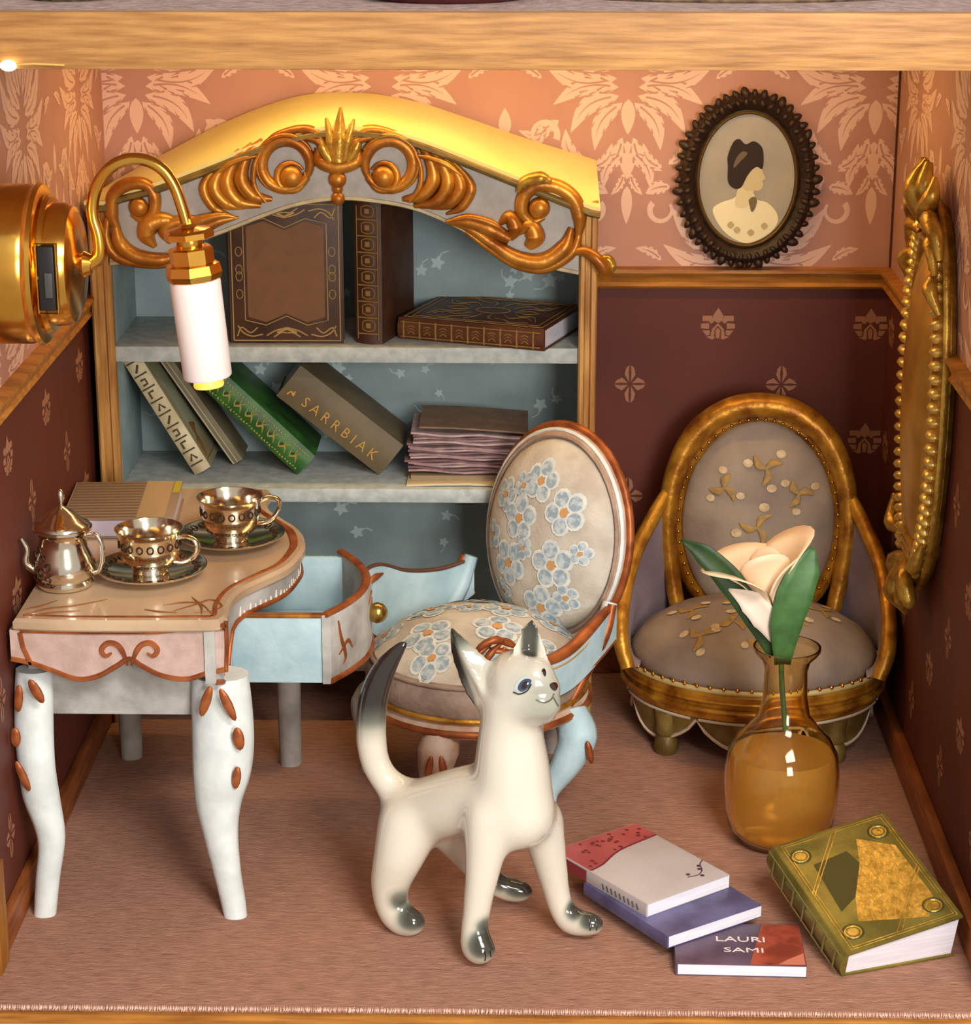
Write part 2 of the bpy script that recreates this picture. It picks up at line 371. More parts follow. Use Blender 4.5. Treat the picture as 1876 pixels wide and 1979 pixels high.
for r in range(0, 4):
    for i in range(-3, 3):
        x = g0.x + dx * i; z = g0.z - dz * r
        if XL + .05 < x < XR - .015 and z > .12 and x > .2: put(0, wb, Matrix.Translation((x, YB, z)))
        x = g1.x + dx * i; z = g1.z - dz * r
        if XL + .05 < x < XR - .05 and z > .12 and x > .2: put(1, wb, Matrix.Translation((x, YB, z)))
for r in range(0, 4):
    for i in range(5):
        y = .18 + .45 * i; z = g0.z - dz * r
        if z < .12: continue
        for parent, x, Rm in ((wl, XL, RL), (wr, XR, RR)):
            if y < 2: put(0, parent, Matrix.Translation((x, y, z)) @ Rm)
            if y + .225 < 2 and z - dz / 2 > .12: put(1, parent, Matrix.Translation((x, y + .225, z - dz / 2)) @ Rm)
# warm lamps under the ceiling: a strip behind the beam and a bare bulb at the corner
ls = thing('led_strip', 'warm light strip fixed under the ceiling above the bookcase', 'light strip', (0, 1.50, ZC + .009))
MB().box(-.95, .85, -.03, .03, -.012, 0).build('channel', WOODR, ls)
MB().box(-.93, .83, -.022, .022, -.017, -.0125).build('diffuser', mat('led_glow', (255, 220, 160), 0.6, emit=(255, 210, 132), estr=48.0), ls)
p = at(16, 127, 1, -.03)
bl = thing('corner_bulb', 'small glowing warm bulb at the end of the oak beam', 'bulb', p)
MB().ball((0, 0, 0), (.017, .010, .011)).build('bulb', mat('bulb_glow', (255, 240, 190), 0.5, emit=(255, 236, 170), estr=6.0), bl)
MB().tube([(.012, 0, .002), (.05, .0, .004), (.11, .004, .001)], .0025, 6).build('lead', mat('brass_lead', (236, 190, 110), 0.35, 0.6), bl)
# things standing on the floor above: only their lower edges come into view
def up_at(px, py): return at(px, py, 2, ZU)
a = up_at(1480, 6)
rg = MB(); rg.lathe([(.001, 0), (.36, 0), (.365, .004), (.36, .008), (.001, .008)], n=48, sy=.55)
rug = thing('oval_rug', 'oval dark patterned rug with cream squares on the floor above', 'rug', (a.x - .05, a.y + .19, ZU))
rg.build('field', mat('rug_dark', (74, 56, 44), 0.9, c2=(120, 98, 72), scale=40), rug)
for k in range(26):
    an = PI + PI * (k + .5) / 26; r1 = .33
    MB().box(-.011, .011, -.008, .008, .008, .0095).build('square_motif', mat('rug_cream', (214, 196, 140), 0.9), rug, smooth=0,
        M=Matrix.Translation((r1 * math.cos(an), r1 * .55 * math.sin(an), 0)) @ Matrix.Rotation(an + PI / 2, 4, 'Z'))
a = up_at(860, 12)
cu = thing('floor_cushion', 'burgundy and lavender cushion lying on the floor above', 'cushion', (a.x, a.y + .17, ZU))
MB().lathe([(.001, .002), (.15, .002), (.175, .02), (.18, .035), (.001, .035)], n=40, sy=.85).build('base', mat('cushion_burg', (84, 30, 34), 0.7), cu)
MB().lathe([(.001, .034), (.17, .036), (.165, .07), (.10, .10), (.001, .11)], n=40, sy=.85).build('top', mat('cushion_lav', (186, 160, 178), 0.7), cu)
a = up_at(120, 5)
fs = thing('round_footstool', 'small round dark footstool with gold studs on the floor above', 'footstool', (a.x, a.y + .1, ZU))
MB().lathe([(.001, 0), (.085, 0), (.09, .01), (.085, .05), (.001, .06)], n=32).build('seat', mat('stool_dark', (92, 78, 52), 0.8, c2=(52, 40, 26), scale=60), fs)
for k in range(24):
    an = 2 * PI * k / 24; MB().ball((.09 * math.cos(an), .09 * math.sin(an), .012), .005, 6, 4).build('stud', GOLDM, fs)
# ---------------------------------------------------------------- bookcase
BX0, BX1, BYF, BYB = -1.20, 0.198, 1.63, 2.034
S1, S2, S3 = 1.127, 0.715, 0.20
BACKP = mat('bookcase_back', (150, 168, 170), 0.65, c2=(128, 146, 150), scale=5)
POST = mat('gilt_post', (212, 162, 92), 0.45, 0.2, c2=(158, 106, 50), scale=10, stretch=(3, 3, .35), bump=0.3, bscale=25)
PEDI = mat('pediment_grey', (186, 182, 174), 0.55, c2=(164, 160, 152), scale=16, bump=0.15, bscale=50)
bc = thing('bookcase', 'tall pale blue bookcase with arched yellow top and gilded scroll pediment', 'bookcase', ((BX0 + BX1) / 2, 1.83, 0))
BO = Vector(bc.location)
def B_(mb, name, m, **k):     # world-space mesh under the bookcase
    return mb.build(name, m, bc, M=Matrix.Translation(-BO), **k)
for x0, x1 in ((BX0, BX0 + .058), (BX1 - .05, BX1)):
    B_(MB().box(x0 + .004, x1 - .004, BYF + .03, BYB - .012, .0, 1.53), 'side_panel', BLUEC, bevel=.002)
    # moulded gilt post at the front edge
    mb = MB(); w_ = x1 - x0; pr = [(0, .03), (0, .006), (.10, .0), (.28, .0), (.36, .010), (.60, .010), (.70, .0), (.92, .0), (1, .008), (1, .03)]
    mb.rings([[(x0 + u * w_, BYF - .012 + v, z) for u, v in pr] for z in (0.0, 1.54)])
    B_(mb, 'post', POST, smooth=20)
B_(MB().box(BX0 + .01, BX1 - .01, BYB - .012, BYB, .12, 1.50), 'back_panel', BACKP, smooth=0)
for z, th in ((S1, .044), (S2, .040), (S3, .04)):
    mb = MB(); mb.box(BX0 + .054, BX1 - .046, BYF + .006, BYB - .012, z - th, z)
    sh = B_(mb, 'shelf', BLUEL, bevel=.003)
rp = random.Random(5)
# small pale sprigs printed on the back paper and on the shelf edges
sp = MB()
for a in range(5):
    sp.fill(leaf((0, 0), (.016 * math.cos(a * 1.257 + .3), .016 * math.sin(a * 1.257 + .3)), .005), XYZ, a * .0001)
sp.stroke([(0, 0), (.01, -.02), (.004, -.035)], .0016, XYZ, .0005)
spo = B_(sp, 'sprig_print', PRINTB, smooth=0); first = True
for i in range(60):
    x = rp.uniform(BX0 + .09, BX1 - .08); z = rp.choice([rp.uniform(.26, .65), rp.uniform(.76, 1.05), rp.uniform(1.17, 1.5)])
    M = Matrix.Translation(Vector((x, BYB - .0128, z)) - BO) @ Matrix.Rotation(rp.uniform(0, 6), 4, 'Y') @ Matrix.Scale(rp.uniform(.8, 1.5), 4)
    if first: spo.matrix_local = M; first = False
    else: share(spo, bc, M)
# arched pediment
YP = 1.60
top = [(203, 388), (225, 372), (300, 352), (400, 315), (500, 275), (575, 252), (650, 242), (730, 247), (800, 262), (900, 300), (1000, 340), (1090, 376), (1150, 400)]
bot = [(1118, 530), (1060, 518), (1000, 500), (940, 472), (880, 438), (800, 405), (720, 390), (650, 386), (570, 398), (500, 422), (440, 446), (380, 468), (300, 500), (213, 512)]
tp = cr(top, 5); bp_ = cr(bot, 5)
T3 = [at(x, y, 1, YP) for x, y in tp]; D3 = [at(x, y, 1, YP) for x, y in bp_]
mb = MB(); ring = [(p.x, p.z) for p in T3 + D3]
nT, nD = len(T3), len(D3)
D3r = D3[::-1]
ux = np.linspace(max(T3[0].x, D3r[0].x), min(T3[-1].x, D3r[-1].x), 60)
tz = np.interp(ux, [p.x for p in T3], [p.z for p in T3]); dz_ = np.interp(ux, [p.x for p in D3r], [p.z for p in D3r])
mb.rings([[(x, YP, b), (x, YP, t), (x, YP + .035, t), (x, YP + .035, b)] for x, t, b in zip(ux, tz, dz_)])
B_(mb, 'pediment', PEDI, smooth=30)
# creamy lower lip of the pediment
mb = MB(); mb.tube([(x, YP + .006, b + .004) for x, b in zip(ux, dz_)], .010, 6, flat=(.8, 1.2)); B_(mb, 'pediment_lip', mat('cream_lip', (206, 192, 150), .5, var=.15), smooth=60)
# vaulted cream top board
back = [(203, 352), (290, 305), (400, 247), (500, 205), (590, 182), (700, 181), (800, 199), (900, 231), (1000, 266), (1142, 310)]
K3 = [at(x, y, 1, BYB - .012) for x, y in cr(back, 6)]
x0f, x1f = BX0 + .0, BX1 + .004
xf = np.linspace(x0f, x1f, 50)
zf = np.interp(xf, [p.x for p in T3], [p.z for p in T3]); zb = np.interp(np.linspace(K3[0].x, K3[-1].x, 50), [p.x for p in K3], [p.z for p in K3])
mb = MB(); R = []
for i, x in enumerate(xf):
    col = []
    for j in range(5):
        t = j / 4; col.append((x, YP - .012 + (BYB - .004 - YP + .012) * t, zf[i] + (zb[i] - zf[i]) * (t ** .9)))
    R.append(col + [(p[0], p[1], p[2] - .022) for p in col[::-1]])
mb.rings(R); B_(mb, 'top_board', CREAMT, smooth=40)
mb = MB(); mb.tube([(x, YP - .010, z - .020) for x, z in zip(xf, zf)], .011, 6); B_(mb, 'cornice', mat('olive_cornice', (130, 104, 44), .5, .2, var=.25), smooth=60)
# carving
PX = .00137
KR = 1.22
def carve(name, pts, rad, m=GOLD, n=8, off=0.0, sm=8, flat=(1, 1)):
    pts = cr(pts, sm); r = [max(.0015, v * PX * KR) for v in spread(rad, len(pts))]
    P3 = [at(x, y, 1, YP - .004 - off) for x, y in pts]
    mb = MB(); mb.tube(P3, r, n, flat=flat); return B_(mb, name, m, smooth=60)
def bead(px, py, r, name='carved_bead', m=GOLD, ry=None):
    p = at(px, py, 1, YP - .006); mb = MB(); mb.ball(p, (r * PX, r * PX * .8, (ry or r) * PX), 14, 9); return B_(mb, name, m, smooth=60)
def arc(cx, cy, r, a0, a1, n=10, ry=None):
    return [(cx + r * math.cos(math.radians(a0 + (a1 - a0) * i / (n - 1))), cy - (ry or r) * math.sin(math.radians(a0 + (a1 - a0) * i / (n - 1)))) for i in range(n)]
for sg in (1, -1):
    cx0 = 652
    def X(pts): return [(cx0 + sg * (x - cx0), y + (0 if sg > 0 else 0)) for x, y in pts]
    # big inner ring with ball (drawn for the right side, mirrored for the left)
    rc = (752, 318)
    carve('carved_scroll', X(arc(rc[0], rc[1], 47, 215, -150, 22)), [5, 10, 11, 11, 10, 9, 7])
    carve('carved_scroll', X(arc(rc[0], rc[1], 56, 150, -60, 16)), [3, 5, 5, 4, 2], off=.008)
    q = X([(741, 342)])[0]; bead(q[0], q[1], 23)
    carve('carved_scroll', X(arc(741, 342, 27, 150, -200, 14)), [2, 5, 6, 5, 2], off=.004)
    # link from palmette to ring
    carve('carved_leaf', X([(672, 300), (690, 262), (720, 250), (770, 262), (800, 285)]), [7, 9, 8, 6, 2])
    carve('carved_leaf', X([(665, 312), (684, 278), (712, 266), (742, 266)]), [5, 7, 6, 2], off=.006)
    # acanthus fan
    carve('carved_leaf', X([(778, 385), (815, 378), (838, 345), (826, 300), (798, 268)]), [4, 12, 13, 9, 2])
    carve('carved_leaf', X([(800, 398), (845, 388), (866, 352), (850, 312), (818, 276)]), [4, 12, 13, 9, 2])
    carve('carved_leaf', X([(832, 402), (868, 392), (890, 362), (876, 326), (842, 288)]), [3, 11, 12, 8, 2])
    carve('carved_leaf', X([(862, 414), (892, 400), (910, 368), (902, 342), (870, 308)]), [2, 8, 9, 6, 2])
    carve('carved_leaf', X([(800, 300), (830, 306), (862, 318), (892, 340)]), [2, 5, 6, 2], off=.010)
    carve('carved_leaf', X([(790, 392), (812, 360), (812, 320), (798, 290)]), [2, 4, 4, 1.5], off=.012)
# palmette
for pts, rd in (([(654, 312), (655, 270), (658, 207)], [14, 15, 2]), ([(648, 308), (640, 272), (630, 228)], [9, 11, 2]), ([(664, 308), (672, 272), (684, 230)], [9, 11, 2]),
                ([(640, 312), (624, 286), (616, 250)], [7, 9, 2]), ([(672, 312), (688, 286), (697, 252)], [7, 9, 2])):
    carve('carved_leaf', pts, rd, m=GOLDM, off=.006)
carve('carved_scroll', [(612, 285), (618, 312), (652, 322), (688, 312), (694, 285)], [4, 11, 13, 11, 4])
bead(652, 347, 18); bead(652, 328, 13); bead(652, 365, 11); bead(653, 384, 14)
# outer left group
carve('carved_scroll', [(228, 445), (216, 415), (220, 378), (245, 358), (278, 356), (298, 378), (296, 410), (276, 424), (254, 414)], [6, 11, 12, 12, 11, 11, 10, 8, 4])
bead(268, 400, 20)
carve('carved_scroll', [(222, 430), (232, 470), (262, 495), (310, 502), (350, 490)], [6, 13, 14, 12, 5])
carve('carved_scroll', [(208, 420), (206, 465), (232, 500), (300, 512), (345, 508)], [5, 9, 9, 7, 3])
carve('carved_leaf', [(300, 478), (284, 455), (290, 432), (318, 425), (345, 430)], [4, 16, 17, 13, 5])
carve('carved_leaf', [(330, 470), (318, 448), (330, 432), (366, 426), (400, 420)], [4, 12, 12, 9, 3])
carve('carved_leaf', [(340, 456), (380, 446), (420, 428), (462, 420)], [12, 13, 9, 2])
carve('carved_leaf', [(345, 440), (390, 425), (430, 416), (455, 420)], [8, 9, 6, 2], off=.008)
# outer right group
carve('carved_scroll', [(1118, 455), (1120, 420), (1108, 385), (1078, 362), (1040, 358), (1014, 376), (1008, 408), (1028, 428), (1052, 420)], [6, 12, 13, 13, 13, 12, 11, 8, 4])
carve('carved_scroll', [(1000, 372), (1012, 352), (1045, 345), (1070, 358)], [3, 9, 12, 4], m=GOLDM, off=.01)
bead(1042, 402, 22)
carve('carved_scroll', [(1104, 440), (1090, 478), (1050, 505), (1000, 500), (950, 470), (905, 440), (868, 430)], [5, 14, 15, 14, 11, 8, 3])
carve('carved_scroll', [(1122, 440), (1105, 488), (1055, 518), (1000, 512), (945, 480), (900, 448)], [5, 9, 9, 8, 6, 3])
carve('carved_leaf', [(1020, 478), (1034, 458), (1022, 436), (1000, 452)], [8, 17, 14, 4])
carve('carved_leaf', [(985, 462), (996, 440), (984, 420), (966, 432)], [6, 14, 12, 4])
carve('carved_leaf', [(862, 430), (900, 428), (945, 442), (985, 462)], [3, 12, 15, 10])
carve('carved_leaf', [(862, 428), (905, 420), (950, 432), (975, 448)], [2, 6, 7, 3], off=.010)
mb = MB(); P3 = [at(x, y, 1, YP - .004 + o) for x, y, o in cr([(1100, 488, 0), (1130, 486, -.01), (1152, 500, -.02), (1168, 520, -.015), (1172, 535, 0)], 6)]
mb.tube(P3, [max(.004, v * PX) for v in spread([6, 11, 13, 15, 13], len(P3))], 10, flat=(1, 1)); B_(mb, 'carved_scroll', GOLD, smooth=60)
carve('carved_leaf', [(1150, 505), (1172, 500), (1182, 515), (1172, 538)], [4, 8, 8, 3], m=GOLDM, off=.012)

# ---------------------------------------------------------------- books
def book(name, label, M, w, h, t, cm, pm=PAGE, t2=None, ct=.005, inset=.006, group=None, spine_m=None, round_spine=True, cat='book'):
    """local: x spine->fore-edge, y along the spine, z thickness; t2 = thickness at the fore-edge"""
    t2 = t if t2 is None else t2
    o = thing(name, label, cat, M=M, group=group)
    def slab(z0a, z0b, z1a, z1b, x0, x1, y0, y1):
        return MB().add([(x0, y0, z0a), (x1, y0, z0b), (x1, y1, z0b), (x0, y1, z0a), (x0, y0, z1a), (x1, y0, z1b), (x1, y1, z1b), (x0, y1, z1a)],
                        [(0, 3, 2, 1), (4, 5, 6, 7), (0, 1, 5, 4), (1, 2, 6, 5), (2, 3, 7, 6), (3, 0, 4, 7)])
    slab(0, 0, ct, ct, 0.003, w, 0, h).build('back_cover', cm, o, bevel=.0012)
    slab(t - ct, t2 - ct, t, t2, 0.003, w, 0, h).build('front_cover', cm, o, bevel=.0012)
    n = 7; ring = []
    d = min(.012, t * .18) if round_spine else .002
    outer = [(-d * math.sin(PI * i / (n - 1)), t * i / (n - 1)) for i in range(n)]
    inner = [(ct, t - ct), (ct, ct)] if False else [(max(.004, ct), t * i / (n - 1)) for i in range(n - 1, -1, -1)]
    MB().rings([[(x, y, z) for x, z in outer + inner] for y in (0, h)]).build('spine', spine_m or cm, o, smooth=50)
    slab(ct, ct, t - ct, t2 - ct, max(.004, ct) + .0005, w - inset, inset, h - inset).build('pages', pm, o, smooth=0)
    return o
TOP = lambda t: (lambda u, v, w: Vector((u, v, t + w)))
SPN = lambda d: (lambda u, v, w: Vector((-d - w, v, u)))     # u across the thickness, v along the spine
BRN = mat('brown_leather', (112, 72, 36), 0.5, c2=(94, 58, 26), scale=10, bump=.1)
BRND = mat('dark_brown_leather', (78, 46, 24), 0.5, c2=(58, 32, 16), scale=14, bump=.12)
GILT = mat('dull_gilt', (176, 142, 84), 0.45, 0.3)
GILTD = mat('dark_gilt', (150, 116, 60), 0.5, 0.25)
# 1 upright, front cover to the room
O = at(452, 660, 1, 1.74); O.z = S1
b1 = book('leather_book', 'brown leather book standing face out with gilt corner frame', basis(O, (1, 0, 0), (0, 0, 1), (0, -1, 0)), .315, .40, .055, BRND)
F = TOP(.0555); W_, H_ = .315, .40
mb = MB(); mb.fill([(.05, .075), (.10, .06), (.157, .085), (.215, .06), (.265, .075), (.265, .33), (.215, .345), (.157, .32), (.10, .345), (.05, .33)], F, .0); mb.build('cover_panel', mat('cover_panel_brown', (124, 80, 40), .5, var=.08), b1, smooth=0)
mb = MB()
def loopst(mb, pts, wd, F, h=.0012, base=0.0002): mb.stroke(list(pts) + [pts[0], ], wd, F, h, base)
loopst(mb, [(.008, .008), (W_ - .008, .008), (W_ - .008, H_ - .008), (.008, H_ - .008)], .0022, F)
loopst(mb, [(.042, .066), (.10, .052), (.157, .078), (.215, .052), (.273, .066), (.273, .339), (.215, .353), (.157, .327), (.10, .353), (.042, .339)], .0016, F)
for sx in (0, 1):
    for sy in (0, 1):
        m2 = lambda p: ((W_ - p[0]) if sx else p[0], (H_ - p[1]) if sy else p[1])
        for pts in ([(.018, .02), (.03, .045), (.055, .03), (.075, .045)], [(.02, .05), (.035, .03), (.06, .02), (.09, .026)], [(.10, .022), (.125, .036), (.157, .045)], [(.12, .018), (.14, .03), (.157, .03)]):
            mb.stroke([m2(p) for p in cr(pts, 5)], .0022, F, .0012, .0003)
        for cx_, cy_ in ((.028, .14), (.028, .19)):
            c_ = m2((cx_, cy_)); loopst(mb, [(c_[0] + .009 * math.cos(a), c_[1] + .013 * math.sin(a)) for a in np.linspace(0, 2 * PI, 13)[:-1]], .0013, F)
for y in (.03, .37): mb.stroke([(.13, y), (.157, y + (.012 if y < .2 else -.012)), (.185, y)], .004, F, .0015, .0004)
mb.build('gilt_tooling', GILT, b1, smooth=0)
# 2 upright, spine turned to the room
ph = math.radians(18); O = at(690, 655, 2, S1)
b2 = book('leather_book', 'dark brown leather book standing with its banded gilt spine turned out', basis((O.x, 1.70, S1), (math.sin(ph), math.cos(ph), 0), (0, 0, 1), (math.cos(ph), -math.sin(ph), 0)), .25, .40, .08, BRND)
mb = MB(); F = SPN(.0115)
for i in range(8):
    y = .03 + .046 * i
    mb.stroke([(.012, y), (.073, y)], .0022, F, .002)
    loopst(mb, cr([(.026, y + .012), (.042, y + .007), (.060, y + .012), (.060, y + .034), (.042, y + .039), (.026, y + .034)], 3), .0016, F)
    mb.fill([(.036, y + .016), (.050, y + .016), (.050, y + .03), (.036, y + .03)], F, .001)
mb.stroke([(.012, .015), (.012, .39)], .0014, F, .002); mb.stroke([(.073, .015), (.073, .39)], .0014, F, .002)
mb.build('gilt_tooling', GILTD, b2, smooth=0)
# 3 lying flat
A = at(1045, 681, 2, S1); Bp = at(756, 655, 2, S1); dy = (Bp - A); hh = dy.length; dy.normalize(); dxv = Vector((-dy.y, dy.x, 0)) * -1
if dxv.y < 0: dxv = -dxv
b3 = book('leather_book', 'dark red brown book lying flat with gilt arabesque cover and white page edges', basis(A + Vector((.01, .012, 0)), dxv, dy, (0, 0, 1)), .345, hh - .012, .062, mat('oxblood_leather', (96, 54, 30), .45, c2=(78, 40, 22), scale=12))
F = TOP(.0625); mb = MB(); hh -= .012; W_, H_ = .345, hh
loopst(mb, [(.012, .012), (W_ - .012, .012), (W_ - .012, H_ - .012), (.012, H_ - .012)], .002, F); loopst(mb, [(.03, .03), (W_ - .03, .03), (W_ - .03, H_ - .03), (.03, H_ - .03)], .0015, F)
cx_, cy_ = W_ / 2, H_ / 2
loopst(mb, [(cx_ + .035 * math.cos(a), cy_ + .05 * math.sin(a)) for a in np.linspace(0, 2 * PI, 17)[:-1]], .003, F)
for sx in (-1, 1):
    for sy in (-1, 1):
        for pts, wd in (([(.04, .05), (.08, .08), (.06, .12), (.09, .15)], .004), ([(.02, .075), (.05, .10), (.045, .14), (.10, .165)], .004), ([(.09, .04), (.11, .08), (.13, .10), (.12, .15)], .004), ([(.045, .015), (.09, .02), (.12, .045)], .004), ([(.0, .07), (.02, .11), (.0, .14)], .004)):
            mb.stroke([(cx_ + sx * u, cy_ + sy * v) for u, v in cr(pts, 5)], spread([.001, wd, .001], 5 * (len(pts) - 1) + 1), F, .0015, .0003)
mb.build('gilt_tooling', GILT, b3, smooth=0)
mb = MB(); F = SPN(.0095)
for i in range(9): mb.stroke([(.006, .03 + i * hh / 9), (.056, .03 + i * hh / 9)], .003, F, .0025)
mb.stroke([(.01, .01), (.01, hh - .01)], .0018, F, .002); mb.stroke([(.052, .01), (.052, hh - .01)], .0018, F, .002)
for i in range(8):
    for k in range(3): mb.stroke(cr([(.018 + .01 * k, .045 + i * hh / 9), (.026 + .008 * k, .055 + i * hh / 9), (.018 + .01 * k, .066 + i * hh / 9)], 3), .0016, F, .0015)
mb.build('gilt_tooling', GILTD, b3, smooth=0)
# leaning books on the middle shelf
def lean(name, label, px, Y, al, w, h, t, cm, pm=PAGE, **k):
    a = math.radians(al); x = at(px, 915, 1, Y).x
    return book(name, label, basis((x, Y, S2 + .0005), (0, 1, 0), (-math.sin(a), 0, math.cos(a)), (math.cos(a), 0, math.sin(a))), w, h, t, cm, pm, **k)
CREAMB = mat('cream_cloth', (206, 194, 158), .6, c2=(178, 162, 124), scale=14)
A_ = lean('cloth_book', 'cream cloth book leaning on the bookcase side with dark bars across its spine', 377, 1.765, 30, .22, .40, .052, mat('sage_cloth', (146, 150, 124), .6, c2=(128, 118, 84), scale=5), spine_m=CREAMB)
mb = MB(); F = SPN(.0098)
for i in range(9):
    y = .03 + .043 * i
    mb.stroke([(.006, y), (.046, y)], .0022, F, .001)
    if i < 8:
        g = [[(.016, .012), (.026, .03), (.036, .012)], [(.018, .01), (.018, .03), (.034, .03)], [(.016, .028), (.03, .028), (.03, .012), (.016, .012)], [(.018, .01), (.034, .03)]][i % 4]
        mb.stroke([(u, y + v) for u, v in g], .0032, F, .001)
mb.build('spine_marks', mat('sepia_ink', (74, 58, 32), .7), A_, smooth=0)
mb = MB(); F = TOP(.0525)
loopst(mb, [(.02, .02), (.20, .02), (.20, .38), (.02, .38)], .002, F)
for k in range(5): mb.stroke(cr([(.03, .03 + .012 * k), (.06, .06 + .01 * k), (.05, .09 + .01 * k), (.10, .12)], 4), .004, F, .0012, .0003)
mb.build('cover_print', mat('ochre_print', (122, 88, 40), .6), A_, smooth=0)
OLV = mat('olive_board', (128, 118, 92), .6, c2=(108, 96, 72), scale=10)
book_b = lean('thin_book', 'thin olive grey booklet leaning beside the cream cloth book', 451, 1.87, 33, .14, .41, .034, OLV, pm=mat('grey_pages', (120, 108, 84), .8), round_spine=False)
mb = MB(); F = SPN(.0025)
mb.stroke([(.004, .002), (.004, .408)], .0022, F, .001); mb.stroke([(.017, .002), (.017, .408)], .0018, F, .001)
mb.build('spine_lines', mat('pale_olive', (176, 168, 138), .6), book_b, smooth=0)
GRN = mat('green_cloth', (58, 112, 44), .5, c2=(34, 74, 28), scale=16)
C_ = lean('cloth_book', 'bright green book leaning with gilt leaf tooling along its spine', 574, 1.775, 46, .22, .43, .078, GRN)
mb = MB(); F = SPN(.0122); rg_ = random.Random(11)
for i in range(40):
    y = .015 + .01 * i; mb.fill([(.012 + rg_.uniform(-.004, .004), y), (.018, y + .004), (.012, y + .008)], F, .0006); mb.fill([(.064 + rg_.uniform(-.005, .005), y), (.070, y + .004), (.064, y + .008)], F, .0006)
for i in range(9):
    y = .03 + .043 * i
    mb.stroke(cr([(.024, y), (.04, y + .012), (.030, y + .026), (.052, y + .036)], 4), spread([.001, .004, .003, .001], 13), F, .0015)
    mb.stroke(cr([(.056, y + .004), (.044, y + .016), (.060, y + .022)], 4), .002, F, .0015)
mb.build('gilt_tooling', mat('green_gilt', (164, 150, 74), .45, .3), C_, smooth=0)
mb = MB()
for i in range(8):
    y = .05 + .043 * i; mb.fill([(.026, y), (.038, y - .010), (.048, y), (.038, y + .012)], F, .0003)
mb.build('dark_leaves', mat('dark_green_print', (24, 58, 18), .6), C_, smooth=0)
DRB = mat('drab_cloth', (112, 98, 70), .6, c2=(98, 84, 58), scale=8)
D_ = lean('cloth_book', 'thick drab brown book leaning with gold letters down its spine', 732, 1.775, 51, .22, .375, .115, DRB)
text_mesh('spine_lettering', 'S A R R B I A K', .045, mat('gold_letters', (214, 168, 92), .35, .5), D_,
          basis((-.013, .175, .040), (0, -1, 0), (0, 0, 1), (-1, 0, 0)), .0012, .92)
mb = MB(); F = SPN(.0125); mb.stroke(cr([(.026, .355), (.040, .350), (.034, .338), (.048, .342)], 4), .003, F, .0015); mb.build('spine_ornament', MATS['gold_letters'], D_, smooth=0)
# bundle of old letters
pk = at(800, 905, 2, S2 + .02)
ST = thing('letter_bundle', 'bundle of mauve edged old papers under a loose brown cover', 'papers', (-.20, 1.80, S2 + .022))
rs = random.Random(4)
for i in range(15):
    z = .008 + i * .0078; mb = MB(); R = []
    x0 = -.125 + rs.uniform(-.012, .010) - (.010 if 3 < i < 11 else 0); x1 = .20 + rs.uniform(-.01, .01); y0 = -.085 + rs.uniform(-.008, .008)
    for k in range(9):
        x = x0 + (x1 - x0) * k / 8; wv = .003 * math.sin(k * 1.3 + i) - .0012 * k
        R.append([(x, y0, z + wv), (x, .13, z + wv * .6), (x, .13, z + wv * .6 + .0058), (x, y0, z + wv + .0058)])
    mb.rings(R); mb.build('sheet', [mat('mauve_sheet', (176, 142, 142), .8, var=.2, scale=30), mat('mauve_sheet_dark', (134, 98, 100), .8, var=.2, scale=30), mat('mauve_sheet_pale', (196, 170, 166), .8, var=.15, scale=30)][i % 3], ST, smooth=30)
mb = MB(); mb.rings([[(x, -.10, z), (x, .14, z), (x, .14, z + .005), (x, -.10, z + .005)] for x, z in ((-.10, .140), (0, .138), (.10, .132), (.21, .124))]); mb.build('cover', mat('loose_cover', (140, 112, 88), .7, var=.15), ST)
mb = MB(); mb.rings([[(x, -.10, z), (x, .12, z), (x, .12, z + .003), (x, -.10, z + .003)] for x, z in ((-.13, .0), (-.05, .0015), (.05, .002), (.19, .0))]); 
lf = thing('loose_leaf', 'cream loose leaf lying under the letter bundle on the shelf', 'paper', (-.205, 1.79, S2 + .001))
mb.v = [(x, y - .03, z * 2) for x, y, z in mb.v]; mb.build('leaf', mat('cream_leaf', (208, 188, 146), .75), lf)
mb = MB(); mb.rings([[(x, -.08, .006 + z), (x, .12, .006 + z), (x, .12, .018 + z), (x, -.08, .018 + z)] for x, z in ((-.12, 0.), (.05, .0), (.19, 0.))]); mb.build('backing_board', mat('backing_board', (150, 128, 98), .75), lf)
# ---------------------------------------------------------------- desk
TZ = .75
desk = thing('writing_desk', 'small painted desk with white cabriole legs, copper gilding and open blue drawer', 'desk', (-.93, .95, 0))
DO = Vector(desk.location)
def D(mb, name, m, par=None, **k): return mb.build(name, m, par or desk, M=Matrix.Translation(-DO) if par is None else None, **k)
rightside = [(-.712, .462), (-.700, .50), (-.706, .58), (-.690, .68), (-.640, .77), (-.590, .86), (-.567, .97), (-.566, 1.05), (-.590, 1.16), (-.640, 1.25), (-.690, 1.34), (-.706, 1.42), (-.700, 1.48), (-.712, 1.52)]
front = [(-1.200, .462), (-1.10, .452), (-.95, .450), (-.80, .454), (-.735, .456)]
out = cr(front, 3)[:-1] + [(-.735, .456)] + cr(rightside, 4) + [(-1.0, 1.53), (-1.200, 1.53)]
def off2(pts, d):
    n = len(pts); o = []
    for i in range(n):
        p0 = Vector(pts[i - 1]); p1 = Vector(pts[i]); p2 = Vector(pts[(i + 1) % n])
        t = ((p1 - p0).normalized() + (p2 - p1).normalized()); t = t.normalized() if t.length > 1e-6 else Vector((1, 0)); o.append((p1.x - t.y * d, p1.y + t.x * d))
    return o
mb = MB(); o1 = off2(out, .006)
